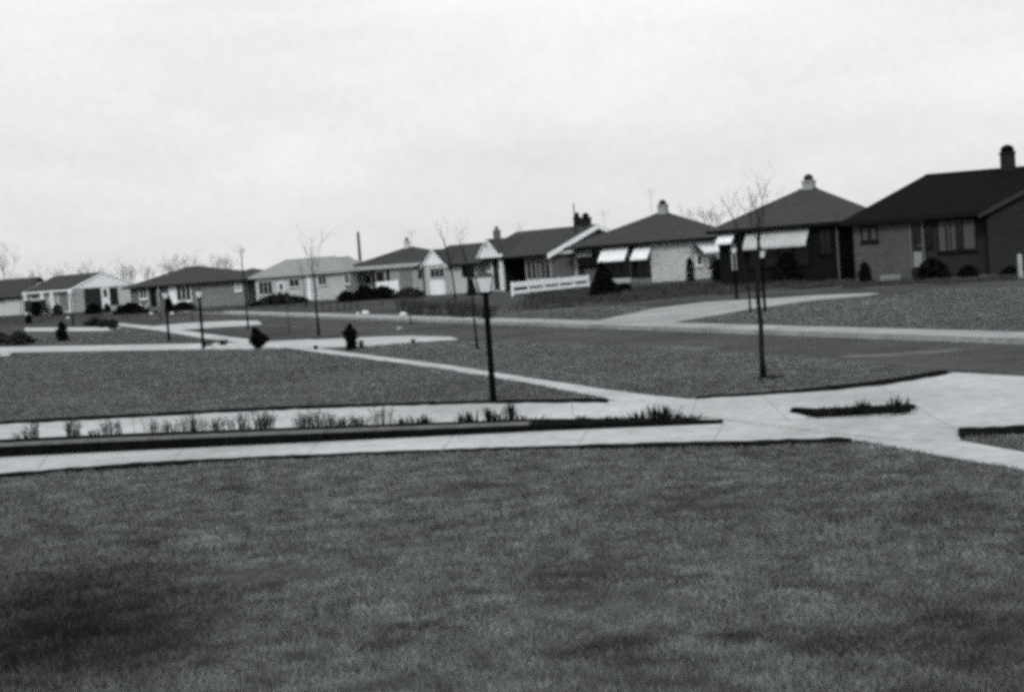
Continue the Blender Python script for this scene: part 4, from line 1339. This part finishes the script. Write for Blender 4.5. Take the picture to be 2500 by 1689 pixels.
# stakes on the far lawn
for i, (px, y1, y0) in enumerate(((789, 762, 742), (807, 762, 744), (826, 761, 742), (842, 760, 740), (857, 759, 738), (873, 757, 738), (934, 748, 724), (1003, 790, 768))):
    b = g(px, y1)
    mb = MB().tube([(0, 0, -.05), (.01 * (i % 3 - 1), 0, (y1 - y0) * b.y / FPX)], [.028, .024], 6)
    o = mb.build('garden_stake', BARK)
    o.location = b
    tag(o, '%s thin wooden stake from the left on the far lawn' % ORD[i], 'stake', 'stakes on the far lawn')

# pale stones and small dark tufts
def rock(label, px, py, w, hgt, m=ROCK, seed=1, cat='rock', name='pale_rock'):
    rr = random.Random(seed)
    import bmesh
    bm = bmesh.new()
    bmesh.ops.create_icosphere(bm, subdivisions=2, radius=1)
    for v in bm.verts:
        k = 1 + rr.uniform(-.18, .18)
        v.co = Vector((v.co.x * w / 2 * k, v.co.y * w / 2.6 * k, max(v.co.z, -.3) * hgt * .8 * k))
    me = bpy.data.meshes.new(name); bm.to_mesh(me); bm.free()
    me.materials.append(m)
    o = link(name, me); o.location = g(px, py) + Vector((0, 0, hgt * .2))
    return tag(o, label, cat)
rock('pale boulder at the edge of the far lawn below the porch house', 891, 766, .36, .16, seed=1)
rock('small pale stone left of the pale boulder', 874, 767, .16, .1, seed=2)
rock('pale sloping stone at the left end of the bare shrub row', 984, 769, .34, .14, seed=3)
rock('pale stone lying in the road near the neighbouring apron', 975, 806, .22, .14, mat('grey stone', .26, .2, 5, .9), seed=4)
rock('pale stone on the lawn before the long low house door', 369, 767, .26, .14, seed=5)
rock('pale stone on the lawn left of the picture window sapling', 420, 767, .26, .14, seed=6)
rock('pale stone right of the small far lamp post', 166, 778, .28, .16, seed=7)
def tuft(label, px, py, w, hgt, seed):
    b = g(px, py)
    return twig_bush('dark_tuft', label, b, w, hgt, 40, seed, mat('tuft stems', .03, .3, 6, .9, island=.4), .01, None, 'plant', 2)
tuft('small dark tuft at the left tip of the neighbouring lawn corner', 771, 854, .14, .13, 401)
tuft('small dark tuft right of the narrow apron evergreen', 883, 853, .16, .26, 402)
tuft('small dark tuft at the far edge of the neighbouring apron', 1009, 839, .14, .14, 403)
tuft('dark grass tuft around the foot of the street tree', 1885, 926, .5, .06, 404)
tuft('pale-stemmed plant clump beside the nearer lamp of the pair', 505, 846, .5, .2, 405)
tuft('low weed clump right of the nearer lamp of the pair', 545, 843, .4, .2, 406)

# rough weeds and garden stubble in front of the far houses (uncountable)
def weeds(label, ring, count, h0, h1, seed):
    r = np.random.default_rng(seed)
    R = np.array([(p.x, p.y) for p in ring])
    lo, hi = R.min(0), R.max(0)
    q = lo + r.random((count * 6, 2)) * (hi - lo)
    q = q[inside(q, [tuple(p) for p in R])]
    for pv in PAVED: q = q[~inside(q, pv)]
    c = clumps(q, 1.6, seed)
    q = q[r.random(len(q)) < np.clip((c - .35) * 2.2, 0.03, 1)][:count]
    n = len(q)
    hh = r.uniform(h0, h1, n)
    a = r.uniform(0, 6.28, n)
    w = r.uniform(.012, .03, n)
    V = np.zeros((n, 3, 3))
    V[:, 0, 0] = q[:, 0] + np.cos(a) * w; V[:, 0, 1] = q[:, 1] + np.sin(a) * w
    V[:, 1, 0] = q[:, 0] - np.cos(a) * w; V[:, 1, 1] = q[:, 1] - np.sin(a) * w
    V[:, 2, 0] = q[:, 0] + r.normal(0, .3, n) * hh; V[:, 2, 1] = q[:, 1] + r.normal(0, .3, n) * hh; V[:, 2, 2] = hh
    o = link('weeds', tri_mesh('weeds', V, STUBBLE))
    tag(o, label, 'weeds', kind='stuff')
weeds('rough dark weeds and stubble before the awning house and dark brick house', P((1240, 760), (1500, 745), (1750, 722), (2050, 700), (2080, 690), (1790, 688), (1560, 698), (1300, 715)), 16000, .06, .28, 71)
weeds('uneven weeds along the foot of the black roofed house', P((2050, 706), (2250, 694), (2500, 684), (2600, 682), (2600, 674), (2300, 682), (2080, 694)), 5000, .05, .2, 72)
weeds('thin weeds on the far lawn before the left houses', P((-50, 798), (300, 782), (700, 752), (860, 742), (860, 732), (620, 742), (300, 760), (-50, 775)), 9000, .05, .16, 73)
